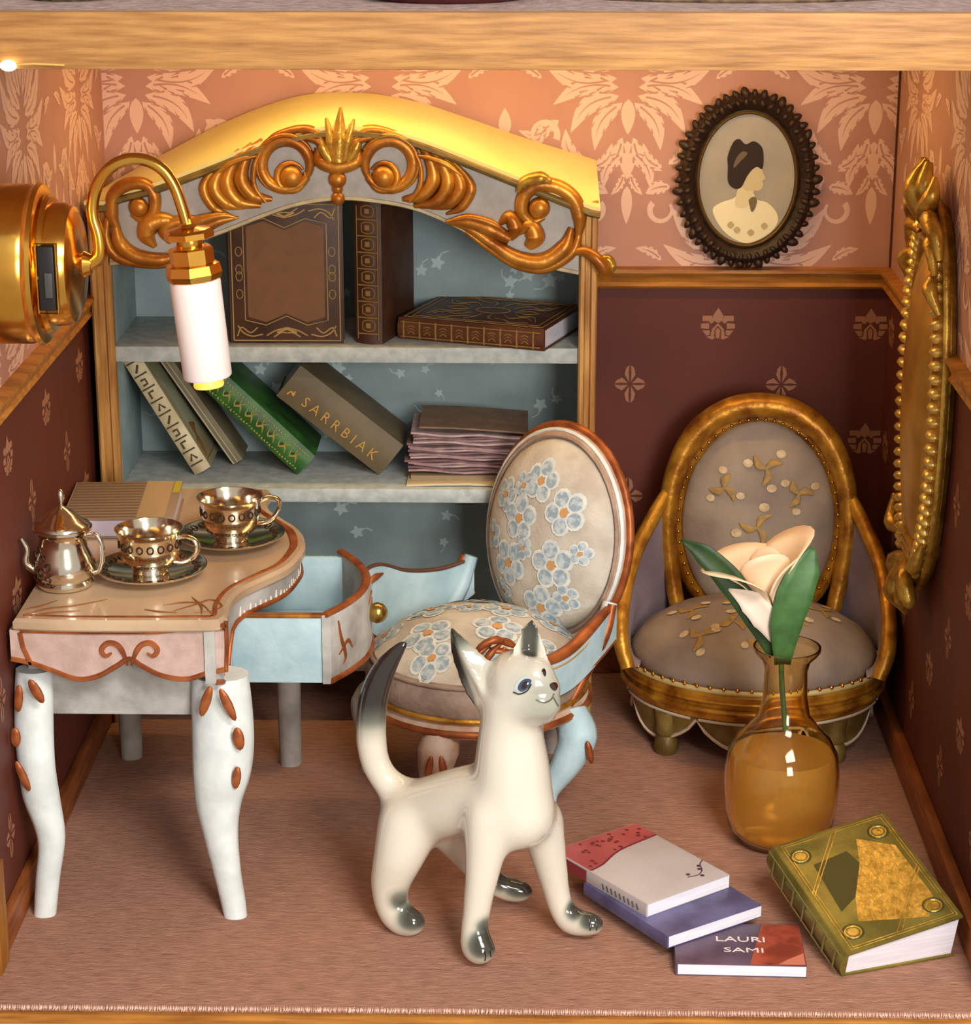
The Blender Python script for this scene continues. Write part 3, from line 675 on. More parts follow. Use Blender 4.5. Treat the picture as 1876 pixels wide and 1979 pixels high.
mb.rings([[(x, y, TZ - .030) for x, y in o1], [(x, y, TZ - .024) for x, y in out], [(x, y, TZ - .008) for x, y in out], [(x, y, TZ) for x, y in off2(out, .008)]])
D(mb, 'table_top', TABLET, smooth=40)
# copper line round the top
TP = lambda u, v, w: Vector((u, v, TZ + w))
ln = off2(out, .030); mb = MB(); mb.stroke(ln[:len(ln) - 2], spread([.004, .006, .006, .007, .012, .008, .006], len(ln) - 2), TP, .003, .0002); D(mb, 'copper_border', COPPER, smooth=0)
mb = MB()
for pts in ([(-.83, .52), (-.79, .56), (-.75, .60), (-.72, .56), (-.74, .52), (-.78, .51)], [(-.86, .56), (-.81, .58), (-.77, .57), (-.735, .50)], [(-.80, .62), (-.77, .56), (-.76, .50)], [(-1.18, .49), (-1.13, .53), (-1.06, .56), (-1.0, .60)], [(-1.19, .52), (-1.15, .55), (-1.12, .59)], [(-1.16, .48), (-1.11, .505), (-1.05, .52)], [(-.90, .53), (-.86, .515), (-.82, .51)]):
    k = cr(pts, 5); mb.stroke(k, spread([.001, .0045, .003, .001], len(k)), TP, .002, .0004)
D(mb, 'painted_vine', mat('umber_paint', (134, 82, 40), .5, .2), smooth=0)
# front apron (towards the room's open side)
YA = .468
def za(px, py): return at(px, py, 1, YA)
lowpx = [(22, 1278), (60, 1286), (100, 1300), (150, 1317), (190, 1311), (225, 1292), (250, 1278), (275, 1292), (312, 1310), (360, 1317), (400, 1306), (436, 1298)]
lw = [za(x, y) for x, y in cr(lowpx, 5)]
mb = MB(); mb.rings([[(p.x, YA, p.z), (p.x, YA, TZ - .03), (p.x, YA + .025, TZ - .03), (p.x, YA + .025, p.z)] for p in lw]); D(mb, 'apron', PINKP, smooth=40)
FA = lambda u, v, w: Vector((u, YA - w, v))
def pxs(pts): return [(za(x, y).x, za(x, y).z) for x, y in pts]
mb = MB()
mb.stroke([(p.x, p.z + .006) for p in lw], .0065, FA, .005)
for sg in (1, -1):
    k = cr([(250 + sg * 4, 1286), (250 + sg * 12, 1262), (250 + sg * 24, 1246), (250 + sg * 42, 1243), (250 + sg * 54, 1256), (250 + sg * 46, 1268), (250 + sg * 34, 1262)], 6)
    mb.stroke(pxs(k), spread([.003, .007, .007, .007, .006, .003], len(k)), FA, .006)
mb.stroke(pxs([(38, 1222), (44, 1250), (60, 1284)]), .006, FA, .005); mb.stroke(pxs([(437, 1200), (438, 1250), (437, 1298)]), .005, FA, .005)
mb.stroke(pxs([(40, 1219), (150, 1222), (300, 1222), (437, 1208)]), .0055, FA, .005)
D(mb, 'copper_scroll', COPPER, smooth=0)
# side apron following the serpentine
sd = cr(rightside, 4); ins = [(x - .014, y) for x, y in sd]
zl = np.interp([y for x, y in sd], [.46, .50, .545, .585, .62, .66, .72, 1.26, 1.30, 1.36, 1.40, 1.44, 1.53], [.59, .575, .535, .528, .60, .655, .668, .668, .655, .60, .53, .55, .60])
mb = MB(); mb.rings([[(x, y, z), (x, y, TZ - .028), (x - .025, y, TZ - .028), (x - .025, y, z)] for (x, y), z in zip(ins, zl)]); D(mb, 'side_apron', GREYP, smooth=40)
mb = MB(); mb.tube([(x + .001, y, z + .004) for (x, y), z in zip(ins, zl)], .007, 6); D(mb, 'copper_edge', COPPER, smooth=60)
def SA(u, v, w):
    x = float(np.interp(u, [p[1] for p in ins], [p[0] for p in ins])); return Vector((x + w, u, v))
mb = MB()
for pts in ([(.53, .58), (.56, .62), (.55, .67), (.57, .70)], [(.55, .64), (.60, .66), (.62, .70), (.60, .72)], [(.55, .66), (.53, .69), (.545, .715)], [(.56, .62), (.59, .615), (.60, .64)]):
    k = cr(pts, 5); mb.stroke(k, spread([.002, .006, .002], len(k)), SA, .003)
D(mb, 'painted_vine', MATS['umber_paint'], smooth=0)
mb = MB(); rj = random.Random(2)
for i in range(34):
    y = .70 + .020 * i * .9; mb.stroke([(y, .672), (y + rj.uniform(-.004, .004), .672 + rj.uniform(.01, .025))], [.004, .001], SA, .002)
D(mb, 'brushed_dash', mat('cream_dash', (226, 214, 196), .6), smooth=0)  # short cream brush strokes along the serpentine apron
# under-box
D(MB().box(-1.19, -.735, .545, 1.44, .475, TZ - .03), 'under_box', GREYP, bevel=.004)
# legs
def leg(spec, y0, y1, n=14, mat_=WHITEP):
    k = cr([(a, b, c) for a, b, c in spec], 5); R = []
    m = len(k)
    for i, (px, hw, py) in enumerate(k):
        Y = float(np.interp(i / (m - 1), [0, .12, .35, 1], [y0 + .045, y0 + .03, y0 - .01, y1])); p = at(px, py, 1, Y); r = hw * .00119
        R.append([(p.x + r * math.cos(2 * PI * j / n), p.y + r * .8 * math.sin(2 * PI * j / n), max(0.0, p.z)) for j in range(n)])
    z_end = R[-1][0][2]
    if z_end > 0: R.append([(x, y, 0.0) for x, y, z in R[-1]])
    mb = MB(); mb.rings(R); return D(mb, 'leg', mat_, smooth=60)
l1 = leg([(66, 38, 1292), (65, 40, 1350), (66, 40, 1420), (71, 38, 1480), (80, 38, 1540), (96, 31, 1600), (99, 27, 1640), (92, 25, 1700), (87, 23, 1770)], .50, .425)
l2 = leg([(425, 58, 1302), (429, 62, 1370), (431, 63, 1440), (428, 58, 1500), (422, 46, 1555), (426, 36, 1610), (438, 29, 1680), (450, 26, 1740), (455, 24, 1770)], .50, .425)
for px, py in ((255, 1462), (562, 1475)):
    p = at(px, py, 2, 0); mb = MB(); mb.lathe([(.030, 0), (.031, .02), (.034, .3), (.04, .62)], p, 10); D(mb, 'leg', GREYP, smooth=50)
p = at(562, 1475, 2, 0)
def gem(px, py, rx, rz, tilt, Y, lg):
    p = at(px, py, 1, Y); mb = MB(); mb.ball((0, 0, 0), (rx, .006, rz), 10, 6, Matrix.Rotation(math.radians(tilt), 4, 'Y'))
    o = mb.build('gilt_leaf', COPPER, lg, M=Matrix.Translation(p)); return o
for a in ((398, 1355, .012, .042, 18), (440, 1362, .012, .045, -22), (461, 1428, .014, .030, -6), (457, 1503, .011, .030, 8)): gem(*a[:5], float(np.interp(a[1], [1350, 1365, 1428, 1503], [.448, .446, .432, .420])) + (.014 if a[0] > 450 else 0), l2)
for a in ((36, 1350, .011, .036, 6), (70, 1336, .013, .034, -26), (30, 1425, .013, .026, 0), (44, 1500, .011, .042, -20)): gem(*a[:5], float(np.interp(a[1], [1350, 1425, 1500], [.462, .452, .440])), l1)
# drawer, pulled out
dr = bpy.data.objects.new('drawer', None); COL.objects.link(dr); dr.parent = desk; dr.matrix_local = Matrix.Translation(-DO)
bow = cr([(-.478, .708), (-.437, .78), (-.405, .865), (-.394, .955), (-.405, 1.045), (-.437, 1.13), (-.478, 1.202)], 5)
zb0, zb1 = .512, .664
MB().box(-.72, -.482, .715, .730, zb0 - .02, zb1).build('drawer_side', BLUEP, dr, bevel=.002)
MB().box(-.72, -.482, 1.18, 1.195, zb0 - .02, zb1).build('drawer_side', BLUEP, dr, bevel=.002)
mb = MB(); R = [[(-.72, y, zb0 - .015), (x - .020, y, zb0 - .015), (x - .020, y, zb0 + .004), (-.72, y, zb0 + .004)] for x, y in bow if .731 < y < 1.179]; mb.rings(R); mb.build('drawer_bottom', BLUEP, dr, smooth=30)
mb = MB(); mb.box(-.735, -.72, .715, 1.195, zb0, zb1 - .02); mb.build('drawer_back', BLUEP, dr)
mb = MB(); R = []
for x, y in bow:
    R.append([(x - .018, y, zb0 - .02), (x, y, zb0 - .02), (x + .004, y, zb0 + .01), (x + .004, y, zb1), (x - .004, y, zb1 + .012), (x - .018, y, zb1 + .008)])
mb.rings(R); mb.build('drawer_front', GREYP, dr, smooth=40)
mb = MB(); mb.tube([(x - .010, y, zb1 + .010) for x, y in bow], .012, 8, flat=(.6, 1)); mb.build('copper_edge', COPPER, dr, smooth=60)
mb = MB(); mb.tube([(x + .003, y, zb0 - .012) for x, y in bow], .008, 6); mb.build('copper_edge', COPPER, dr, smooth=60)
mb = MB(); mb.box(-.72, -.476, .711, .733, zb1, zb1 + .008); mb.build('gilt_rim', GOLDD, dr, bevel=.002)
mb = MB(); mb.ball((-.374, .93, .600), .027, 16, 10); mb.lathe([(.010, 0), (.008, .03)], (-.400, .93, .600), 8, Matrix.Rotation(PI / 2, 4, 'Y')); mb.build('knob', mat('brass_knob', (170, 140, 70), .25, .9), dr, smooth=60)
DF = lambda u, v, w: Vector((float(np.interp(u, [p[1] for p in bow], [p[0] for p in bow])) + .004 + w, u, v))
mb = MB()
for pts in ([(.735, .65), (.745, .60), (.76, .55), (.75, .53)], [(.735, .56), (.77, .585), (.79, .56)], [(.97, .645), (.93, .65), (.90, .632)], [(.965, .63), (.94, .60), (.95, .57)]):
    k = cr(pts, 5); mb.stroke(k, spread([.002, .006, .002], len(k)), DF, .003)
mb.build('copper_vine', COPPER, dr, smooth=0)

# ---------------------------------------------------------------- tea things
def cup_set(px, py, hang, lab_s, lab_c):
    p = at(px, py, 2, TZ + .008)
    s = thing('saucer', lab_s, 'saucer', (p.x, p.y, TZ + .0005), group='silver saucers on the desk')
    mb = MB(); mb.lathe([(.001, .0), (.055, .0), (.06, .004), (.11, .014), (.137, .026), (.139, .030), (.134, .030), (.105, .019), (.06, .010), (.001, .009)], n=40)
    mb.build('dish', SILVER, s, smooth=50)
    mb = MB()
    for k in range(26):
        a = 2 * PI * k / 26; c_ = Vector((.116 * math.cos(a), .116 * math.sin(a), .0245)); loop = [c_ + Vector((.010 * math.cos(t) * math.cos(a) - .008 * math.sin(t) * math.sin(a), .010 * math.cos(t) * math.sin(a) + .008 * math.sin(t) * math.cos(a), .002 * math.cos(t))) for t in np.linspace(0, 2 * PI, 9)[:-1]]
        mb.tube(loop, .0016, 4, loop=True)
    mb.build('pierced_rim', SILVD, s)['kind'] = 'stuff'
    c = thing('teacup', lab_c, 'teacup', (p.x, p.y, TZ + .0105), group='silver teacups on the desk')
    mb = MB(); mb.lathe([(.001, 0), (.042, 0), (.044, .006), (.040, .010), (.058, .026), (.072, .048), (.076, .070), (.076, .094), (.083, .112), (.086, .116), (.082, .116), (.072, .094), (.071, .070), (.066, .048), (.05, .026), (.001, .016)], n=40)
    mb.build('bowl', SILVER, c, smooth=50)
    mb = MB(); nn = 18
    for k in range(nn):
        a = 2 * PI * k / nn; R_ = .0765
        mb.tube([(R_ * math.cos(a + .10 * math.cos(t)), R_ * math.sin(a + .10 * math.cos(t)), .080 + .0085 * math.sin(t)) for t in np.linspace(0, 2 * PI, 11)[:-1]], .0020, 4, loop=True)
    for k in range(24):
        a = 2 * PI * k / 24; R_ = .062
        mb.tube([(R_ * math.cos(a + .08 * math.cos(t)), R_ * math.sin(a + .08 * math.cos(t)), .031 + .004 * math.sin(t)) for t in np.linspace(0, 2 * PI, 8)[:-1]], .0011, 4, loop=True)
    mb.build('chain_band', SILVD, c)['kind'] = 'stuff'
    ca, sa = math.cos(hang), math.sin(hang)
    k = cr([(.072, .096), (.10, .104), (.125, .096), (.130, .074), (.115, .050), (.088, .036), (.068, .036)], 5)
    mb = MB(); mb.tube([(r * ca, r * sa, z) for r, z in k], .0065, 8, flat=(1, 1.4)); mb.build('handle', SILVER, c, smooth=60)
cup_set(292, 1108, math.radians(-18), 'silver saucer under the cup beside the teapot', 'silver teacup with chain pattern beside the teapot')
cup_set(447, 1044, math.radians(20), 'silver saucer under the cup at the curved desk edge', 'silver teacup with chain pattern at the curved desk edge')
p = at(92, 1132, 2, TZ)
tpz = thing('teapot', 'small antique silver teapot with domed lid and pierced side', 'teapot', (max(p.x, XL + .105), p.y, TZ + .0005))
tpz_k = [(.001, 0), (.058, 0), (.066, .004), (.070, .014), (.064, .022), (.074, .036), (.077, .055), (.070, .082), (.060, .104), (.057, .128), (.062, .140), (.072, .146), (.072, .152)]
MB().lathe(tpz_k + [(.001, .152)], n=40).build('body', SILVER, tpz, smooth=50)
lid = MB().lathe([(.001, .1525), (.068, .1525), (.066, .160), (.050, .168), (.036, .184), (.018, .198), (.006, .204), (.001, .206)], n=32).build('lid', SILVER, tpz, smooth=50)
MB().lathe([(.005, .203), (.004, .210), (.009, .220), (.010, .232), (.006, .244), (.001, .247)], n=16).build('finial', SILVER, lid, smooth=60)
mb = MB(); k = cr([(.058, .132), (.085, .135), (.098, .110), (.098, .075), (.088, .045), (.074, .038)], 5); a = math.radians(-8)
mb.tube([(r * math.cos(a), r * math.sin(a), z) for r, z in k], .006, 8, flat=(1, 1.3)); mb.build('handle', SILVER, tpz, smooth=60)
mb = MB(); a = math.radians(198); k = cr([(.066, .045), (.092, .068), (.088, .10), (.100, .132)], 6); mb.tube([(r * math.cos(a), r * math.sin(a), z) for r, z in k], spread([.013, .010, .007, .006], len(k)), 10); mb.build('spout', SILVER, tpz, smooth=60)
mb = MB()
for i, (aa, z) in enumerate([(215, .10), (232, .085), (215, .068), (232, .053), (248, .068), (215, .037), (200, .085), (248, .036)]):
    a = math.radians(aa); R_ = float(np.interp(z, [.022, .036, .055, .082, .104, .128], [.064, .074, .077, .070, .060, .057])) + .001
    mb.tube([(R_ * math.cos(a + .11 * math.cos(t)), R_ * math.sin(a + .11 * math.cos(t)), z + .010 * math.sin(t)) for t in np.linspace(0, 2 * PI, 7)[:-1]], .0022, 4, loop=True)
mb.build('pierced_pattern', SILVD, tpz)['kind'] = 'stuff'
# striped book at the back of the desk
A = at(116, 1003, 2, .806); Bc = at(334, 1000, 2, .806); A.x = max(A.x, XL + .026); A.z = TZ + .001
u = Vector((Bc.x - A.x, Bc.y - A.y, 0)); wd_ = u.length; u.normalize(); v = Vector((-u.y, u.x, 0))
sb = book('striped_book', 'grey brown striped book lying on the desk behind the tea cups', basis(A, u, v, (0, 0, 1)), wd_, .33, .055, mat('stripe_base', (150, 128, 104), .6), pm=mat('lilac_pages', (206, 196, 214), .8))
mb = MB(); F = TOP(.0553)
for i in range(13): y = .012 + i * .025; mb.stroke([(.006, y), (wd_ * .66, y)], .005, F, .0006)
mb.build('stripes', mat('stripe_dark', (116, 92, 70), .6), sb, smooth=0)
mb = MB(); mb.fill([(wd_ * .67, .0), (wd_ * .92, 0), (wd_ * .92, .33), (wd_ * .67, .33)], F, .0004); mb.build('tan_band', mat('tan_band', (182, 154, 112), .6), sb, smooth=0)
mb = MB(); mb.fill([(wd_ * .93, .22), (wd_ * .995, .22), (wd_ * .995, .328), (wd_ * .93, .328)], F, .0004); mb.build('yellow_patch', mat('yellow_patch', (186, 170, 60), .6), sb, smooth=0)
# ---------------------------------------------------------------- blue flowered chair
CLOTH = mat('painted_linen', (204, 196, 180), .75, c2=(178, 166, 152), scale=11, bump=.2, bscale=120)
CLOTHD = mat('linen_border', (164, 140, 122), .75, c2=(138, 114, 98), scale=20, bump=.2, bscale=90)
PETW = mat('petal_white', (224, 222, 210), .7, c2=(198, 204, 204), scale=50); PETB = mat('petal_blue', (188, 198, 200), .7, c2=(142, 160, 172), scale=60, contrast=(.42, .58)); PETC = mat('flower_heart', (198, 146, 88), .7)
ROSE = mat('rose_cream_paint', (196, 172, 152), .55, c2=(170, 128, 100), scale=14, bump=.2, bscale=50)
CM = Matrix.Translation((-.125, 1.20, 0)) @ Matrix.Rotation(math.radians(-45), 4, 'Z'); CMI = CM.inverted()
ch = thing('oval_back_chair', 'pale blue chair with flowered oval back and copper gilded arms', 'chair', M=CM)
def L(px, py, ax, v): return CMI @ at(px, py, ax, v)
def prof_surface(prof, n=44, sx=1., sy=1.): return MB().lathe(prof, n=n, sx=sx, sy=sy)
seatp = [(.292, .250), (.302, .275), (.298, .310), (.278, .340), (.235, .378), (.17, .412), (.09, .432), (.001, .438)]
prof_surface([(.001, .19), (.285, .19), (.300, .198), (.306, .212), (.300, .226), (.294, .232), (.298, .240), (.292, .2495), (.001, .2495)]).build('seat_rail', ROSE, ch, smooth=30)
for z, r, rr in ((.212, .3045, .010), (.246, .298, .007)):
    MB().tube([(r * math.cos(a), r * math.sin(a), z) for a in np.linspace(0, 2 * PI, 49)[:-1]], rr, 6, loop=True).build('gilt_band', COPPER if rr > .008 else GOLDC, ch, smooth=60)
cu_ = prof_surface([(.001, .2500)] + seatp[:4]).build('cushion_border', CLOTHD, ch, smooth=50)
sc_ = prof_surface(seatp[3:]).build('seat_cushion', CLOTH, ch, smooth=60)
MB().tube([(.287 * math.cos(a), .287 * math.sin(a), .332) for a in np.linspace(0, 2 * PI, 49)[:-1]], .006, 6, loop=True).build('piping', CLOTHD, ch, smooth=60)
def dome(u, v, w):
    r = math.hypot(u, v); z = float(np.interp(r, [.0, .09, .17, .235, .278, .298], [.438, .432, .412, .378, .340, .31])); return Vector((u, v, z + .0012 + w))
def flower(fn, cx, cy, s, rot, parent, sx=1.0):
    s = s * 1.12
    a_ = MB(); b_ = []; c_ = MB()
    def disc(mb, x, y, r, w, n=10, e=1.0, ang=0):
        mb.fill([(x + sx * (r * e * math.cos(t) * math.cos(ang) - r * math.sin(t) * math.sin(ang)), y + r * e * math.cos(t) * math.sin(ang) + r * math.sin(t) * math.cos(ang)) for t in np.linspace(0, 2 * PI, n + 1)[:-1]], fn, w)
    for k in range(5):
        t = rot + 2 * PI * k / 5; x = cx + sx * s * .60 * math.cos(t); y = cy + s * .60 * math.sin(t)
        disc(a_, x, y, s * .46, .0006 + k * .0002, e=1.0, ang=t); pb = MB(); disc(pb, x, y, s * .33, .0022 + k * .0002, e=.95, ang=t); b_.append(pb)
    disc(c_, cx, cy, s * .20, .0040, 9)
    f = a_.build('flower', PETW, parent, smooth=0)
    for pb in b_: pb.build('petal', PETB, f, smooth=0)
    c_.build('flower_heart', PETC, f, smooth=0)
for cx_, cy_, s, r in ((-.02, -.16, .062, .3), (.10, -.02, .062, 1.0), (-.14, -.04, .060, .7), (.02, .09, .058, .2), (.19, -.13, .052, .5), (-.20, .10, .05, .9), (.12, .17, .05, .1), (-.08, .22, .045, .4), (-.18, -.17, .045, 1.1), (.06, -.22, .05, .2), (.22, .03, .045, .6), (-.05, .02, .035, 1.3), (-.10, .12, .04, .2)):
    flower(dome, cx_, cy_, s, r, sc_)
# oval back
BRX, BRZ, BZC, BY, LEAN = .232, .264, .600, .285, .16
def bk(u, v, w): return Vector((u + .016, BY + v * LEAN - w, BZC + v))
def bdome(u, v, w):
    q_ = 1 - (u / BRX) ** 2 - (v / BRZ) ** 2; return bk(u, v, .012 + .090 * max(0, q_) ** .55 + .0015 + w)
el = lambda rx, rz, n=44: [(rx * math.cos(a), rz * math.sin(a)) for a in np.linspace(0, 2 * PI, n + 1)[:-1]]
mb = MB(); R = []
for s, w in ((1.0, .0), (1.0, .012)): R.append([bk(u * s, v * s, w) for u, v in el(BRX, BRZ)])
for s in (.985, .94, .86, .74, .58, .38, .16): R.append([bk(u * s, v * s, .012 + .090 * (1 - s * s) ** .55) for u, v in el(BRX, BRZ)])
mb.rings(R); bcu = mb.build('back_cushion', CLOTH, ch, smooth=60)
mb = MB(); R = []
for s, w in ((.90, -.040), (1.04, -.038), (1.10, -.026), (1.115, -.005), (1.09, .014), (1.03, .020), (1.0, .012), (.95, -.02)): R.append([bk(u * s, v * s, w) for u, v in el(BRX, BRZ)])
mb.rings(R); mb.build('back_frame', ROSE, ch, smooth=40)
MB().tube([bk(u, v, -.010) for u, v in el(BRX * 1.125, BRZ * 1.125)], .012, 8, loop=True).build('copper_rim', COPPER, ch, smooth=60)
MB().tube([bk(u, v, .019) for u, v in el(BRX * 1.035, BRZ * 1.035)], .006, 6, loop=True).build('piping', CLOTHD, ch, smooth=60)
MB().tube([bk(u, v, .010) for u, v in el(BRX * 1.085, BRZ * 1.085)], .007, 6, loop=True).build('white_rim', WHITEP, ch, smooth=60)
for cx_, cy_, s, r in ((.00, .165, .050, .2), (.10, .10, .055, .8), (-.05, .055, .055, .4), (-.13, .10, .042, .1), (.085, -.045, .060, .5), (-.075, -.075, .058, 1.0), (.05, -.175, .058, .25), (-.165, -.02, .036, .6), (-.11, -.17, .036, .3), (.165, .0, .03, .2), (-.02, -.02, .03, .9), (.13, -.13, .035, .7), (-.06, .14, .035, 1.1)):
    flower(bdome, cx_, cy_, s, r, bcu)
# arms: blue panels wrapping forward from the back, with copper edges
def arm(path, hgts, name, orn_pts, ke=1.0, em=None):
    k = cr(path, 6); h = spread(hgts, len(k)); th = .012; R = []
    for i, (x, y, z) in enumerate(k):
        d = Vector((x, y, 0)).normalized() * th
        R.append([(x - d.x, y - d.y, z - h[i]), (x + d.x, y + d.y, z - h[i]), (x + d.x, y + d.y, z), (x - d.x, y - d.y, z)])
    a = MB().rings(R).build(name, BLUEP, ch, smooth=40)
    MB().tube([(x, y, z + .004) for x, y, z in k], [v * ke for v in spread([.010, .017, .017, .014, .010], len(k))], 8, flat=(.8, 1.1)).build('copper_edge', em or COPPER, a, smooth=60)
    MB().tube([(x * 1.02, y * 1.02, z - .018) for x, y, z in k], spread([.004, .007, .007, .005], len(k)), 6).build('cream_edge', mat('cream_gilt', (222, 190, 140), .4, .3), a, smooth=60)
    MB().tube([(x * 1.015, y * 1.015, z - hh_ + .002) for (x, y, z), hh_ in zip(k, h)], .008, 6).build('copper_edge', COPPER, a, smooth=60)
    for pts in orn_pts:
        q_ = cr(pts, 5); MB().tube(q_, spread([.004, .011, .009, .003], len(q_)), 8).build('carved_leaf', COPPER, a, smooth=60)
    return a
near = [(.272, .24, .470), (.298, .14, .445), (.314, .02, .405), (.312, -.09, .405), (.290, -.18, .450), (.272, -.215, .460)]
orn = [[(.29, -.16, .43), (.285, -.205, .455), (.265, -.24, .44), (.245, -.255, .40)], [(.285, -.19, .44), (.275, -.225, .41), (.262, -.235, .36)], [(.29, -.18, .43), (.29, -.195, .39), (.285, -.205, .35)],
       [(.295, -.16, .42), (.302, -.16, .385), (.300, -.165, .345)], [(.27, -.21, .44), (.25, -.25, .41), (.238, -.255, .37)], [(.295, -.14, .42), (.288, -.18, .445), (.27, -.22, .45)]]
orn = [[(x, y, z + .038) for x, y, z in o_] for o_ in orn]
arm(near, [.10, .105, .10, .085, .05], 'arm', orn)
far = [(-.262, .24, .470), (-.292, .14, .455), (-.314, .03, .470), (-.320, -.07, .510), (-.300, -.16, .505)]
orn2 = [[(-.31, -.10, .50), (-.30, -.17, .52), (-.275, -.21, .50), (-.265, -.215, .46)], [(-.30, -.14, .49), (-.28, -.19, .47), (-.262, -.21, .43), (-.25, -.215, .39)], [(-.312, -.06, .488), (-.30, -.11, .485), (-.285, -.15, .47)], [(-.30, -.17, .51), (-.275, -.20, .45), (-.26, -.21, .41)]]
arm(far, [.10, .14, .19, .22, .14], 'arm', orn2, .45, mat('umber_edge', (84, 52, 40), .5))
# posts from arm to seat rail
for sg in (1, -1):
    k = cr([(.268 * sg, .235, .48), (.272 * sg, .20, .40), (.270 * sg, .13, .31), (.262 * sg, .08, .235)], 6)
    a = MB().tube(k, spread([.020, .024, .023, .020], len(k)), 8).build('arm_post', WHITEP if sg > 0 else BLUEP, ch, smooth=60)
    MB().tube([(x * 1.065, y - .010, z) for x, y, z in k], spread([.012, .015, .014, .011], len(k)), 8).build('copper_edge', COPPER, a, smooth=60)
# legs (world positions of top and foot)
def cleg(tx, ty, fx, fy, bulge, m=BLUEP, gems=((-.018, .2), (.018, -.2), (0, 0))):
    for_z = .268; T_ = Vector((tx, ty, for_z)); Fp = Vector((fx, fy, 0)); o = Vector((tx + .125, ty - 1.20, 0)).normalized()
    k = cr([T_, T_.lerp(Fp, .2) + o * bulge, T_.lerp(Fp, .45) + o * bulge * .6, T_.lerp(Fp, .75) - o * bulge * .35, Fp], 6)
    mb = MB(); mb.tube([CMI @ Vector(p) for p in k], spread([.048, .055, .043, .028, .024], len(k)), 10, twist_up=(0, 1, 0)); lg = mb.build('leg', m, ch, smooth=60)
    fr_ = Vector((0, -1, 0))
    for s, tl in gems:
        p_ = T_.lerp(Fp, .28 if s else .5) + o * bulge + Vector((s, 0, 0)) - Vector((0, .050 if s else .043, 0))
        mb = MB(); mb.ball(CMI @ p_, (.010, .007, .034 if s else .024), 8, 6, CMI.to_3x3().to_4x4() @ Matrix.Rotation(tl, 4, 'Y')); mb.build('gilt_leaf', COPPER, lg, smooth=60)
    return lg
for o_ in ch.children: o_.matrix_local = Matrix.Translation((0, 0, .064))
cleg(.125, 1.075, .065, .985, .035, BLUEP, ((.036, -.2),)); cleg(-.205, .955, -.25, .935, .02, ROSE); cleg(-.38, 1.25, -.43, 1.29, .03, GREYP); cleg(.06, 1.38, .08, 1.44, .02, GREYP)

# ---------------------------------------------------------------- gilded tub armchair
AM = Matrix.Translation((.662, 1.61, 0)) @ Matrix.Rotation(math.radians(-6), 4, 'Z')
ac = thing('gilded_armchair', 'low gilded tub armchair with grey cushions and round beaded back', 'armchair', M=AM)
GREYC = mat('taupe_silk', (160, 142, 122), .7, c2=(132, 114, 102), scale=6, bump=.15, bscale=70)
LILAC = mat('lilac_silk', (142, 126, 132), .7, c2=(120, 104, 112), scale=6, bump=.1, bscale=60)
OLVG = mat('olive_gilt', (134, 112, 56), .5, .3, c2=(92, 72, 30), scale=14, bump=.25, bscale=50)
ARX, ARY = .372, .305
def ell(r, z, n=56): return [(ARX * r * math.cos(a), ARY * r * math.sin(a), z) for a in np.linspace(0, 2 * PI, n + 1)[:-1]]
MB().rings([ell(.55, .165), ell(.93, .165), ell(.98, .172), ell(1.0, .19), ell(.985, .215), ell(1.0, .228), ell(1.0, .245), ell(.97, .256), ell(.55, .256)]).build('seat_rail', GOLDC, ac, smooth=30)
for z, r, rr in ((.199, 1.005, .009), (.226, 1.0, .005)): MB().tube(ell(r, z), rr, 6, loop=True).build('rail_moulding', GOLDC, ac, smooth=60)
MB().tube(ell(.985, .258), .008, 6, loop=True).build('cream_cord', mat('cord_cream', (206, 182, 122), .5, .2), ac, smooth=60)
bd = None
for k in range(60):
    a = 2 * PI * k / 60
    M = Matrix.Translation((ARX * 1.0 * math.cos(a), ARY * 1.0 * math.sin(a), .237))
    if bd is None: bd = MB().ball((0, 0, 0), .0062, 8, 6).build('bead', GOLDB, ac, M=M, smooth=60)
    else: share(bd, ac, M)
# scalloped skirt
sw = 7
for k in range(sw):
    a0 = 2 * PI * (k - .5) / sw - PI / 2; a1 = a0 + 2 * PI / sw; R = []; low = []
    for i in range(13):
        t = i / 12; a = a0 + (a1 - a0) * t; d = .092 * math.sin(PI * t) ** .7 if 0 < t < 1 else 0; zz = .160 - d * .95
        top_ = Vector((ARX * .965 * math.cos(a), ARY * .965 * math.sin(a), .170)); lo = Vector((ARX * .93 * math.cos(a), ARY * .93 * math.sin(a), zz)); inn = Vector((ARX * .88 * math.cos(a), ARY * .88 * math.sin(a), zz)); tin = Vector((ARX * .88 * math.cos(a), ARY * .88 * math.sin(a), .170))
        R.append([top_, lo, inn, tin]); low.append(lo * 1.0)
    s_ = MB().rings(R).build('skirt_swag', OLVG, ac, smooth=40)
    MB().tube(low, .0055, 6).build('white_line', mat('swag_white', (206, 184, 160), .5), s_, smooth=60)
    MB().tube([(ARX * .972 * math.cos(a0 + (a1 - a0) * t), ARY * .972 * math.sin(a0 + (a1 - a0) * t), .164) for t in np.linspace(.04, .96, 9)], .004, 5).build('white_line', MATS['swag_white'], s_, smooth=60)
for x, y in ((-.235, -.20), (.235, -.20), (-.20, .2), (.20, .2)):
    MB().lathe([(.030, 0), (.036, .012), (.034, .04), (.026, .055), (.034, .07), (.030, .085), (.036, .130)], (x, y, 0), 14).build('foot', OLVG, ac, smooth=50)
# seat cushion
mb = MB(); R = []
for r, z in ((.92, .256), (.945, .275), (.93, .30), (.85, .338), (.68, .378), (.45, .405), (.2, .416), (.02, .418)): R.append([(x, y - .004, zz) for x, y, zz in ell(r, z)])
mb.rings(R); asc = mb.build('seat_cushion', GREYC, ac, smooth=60)
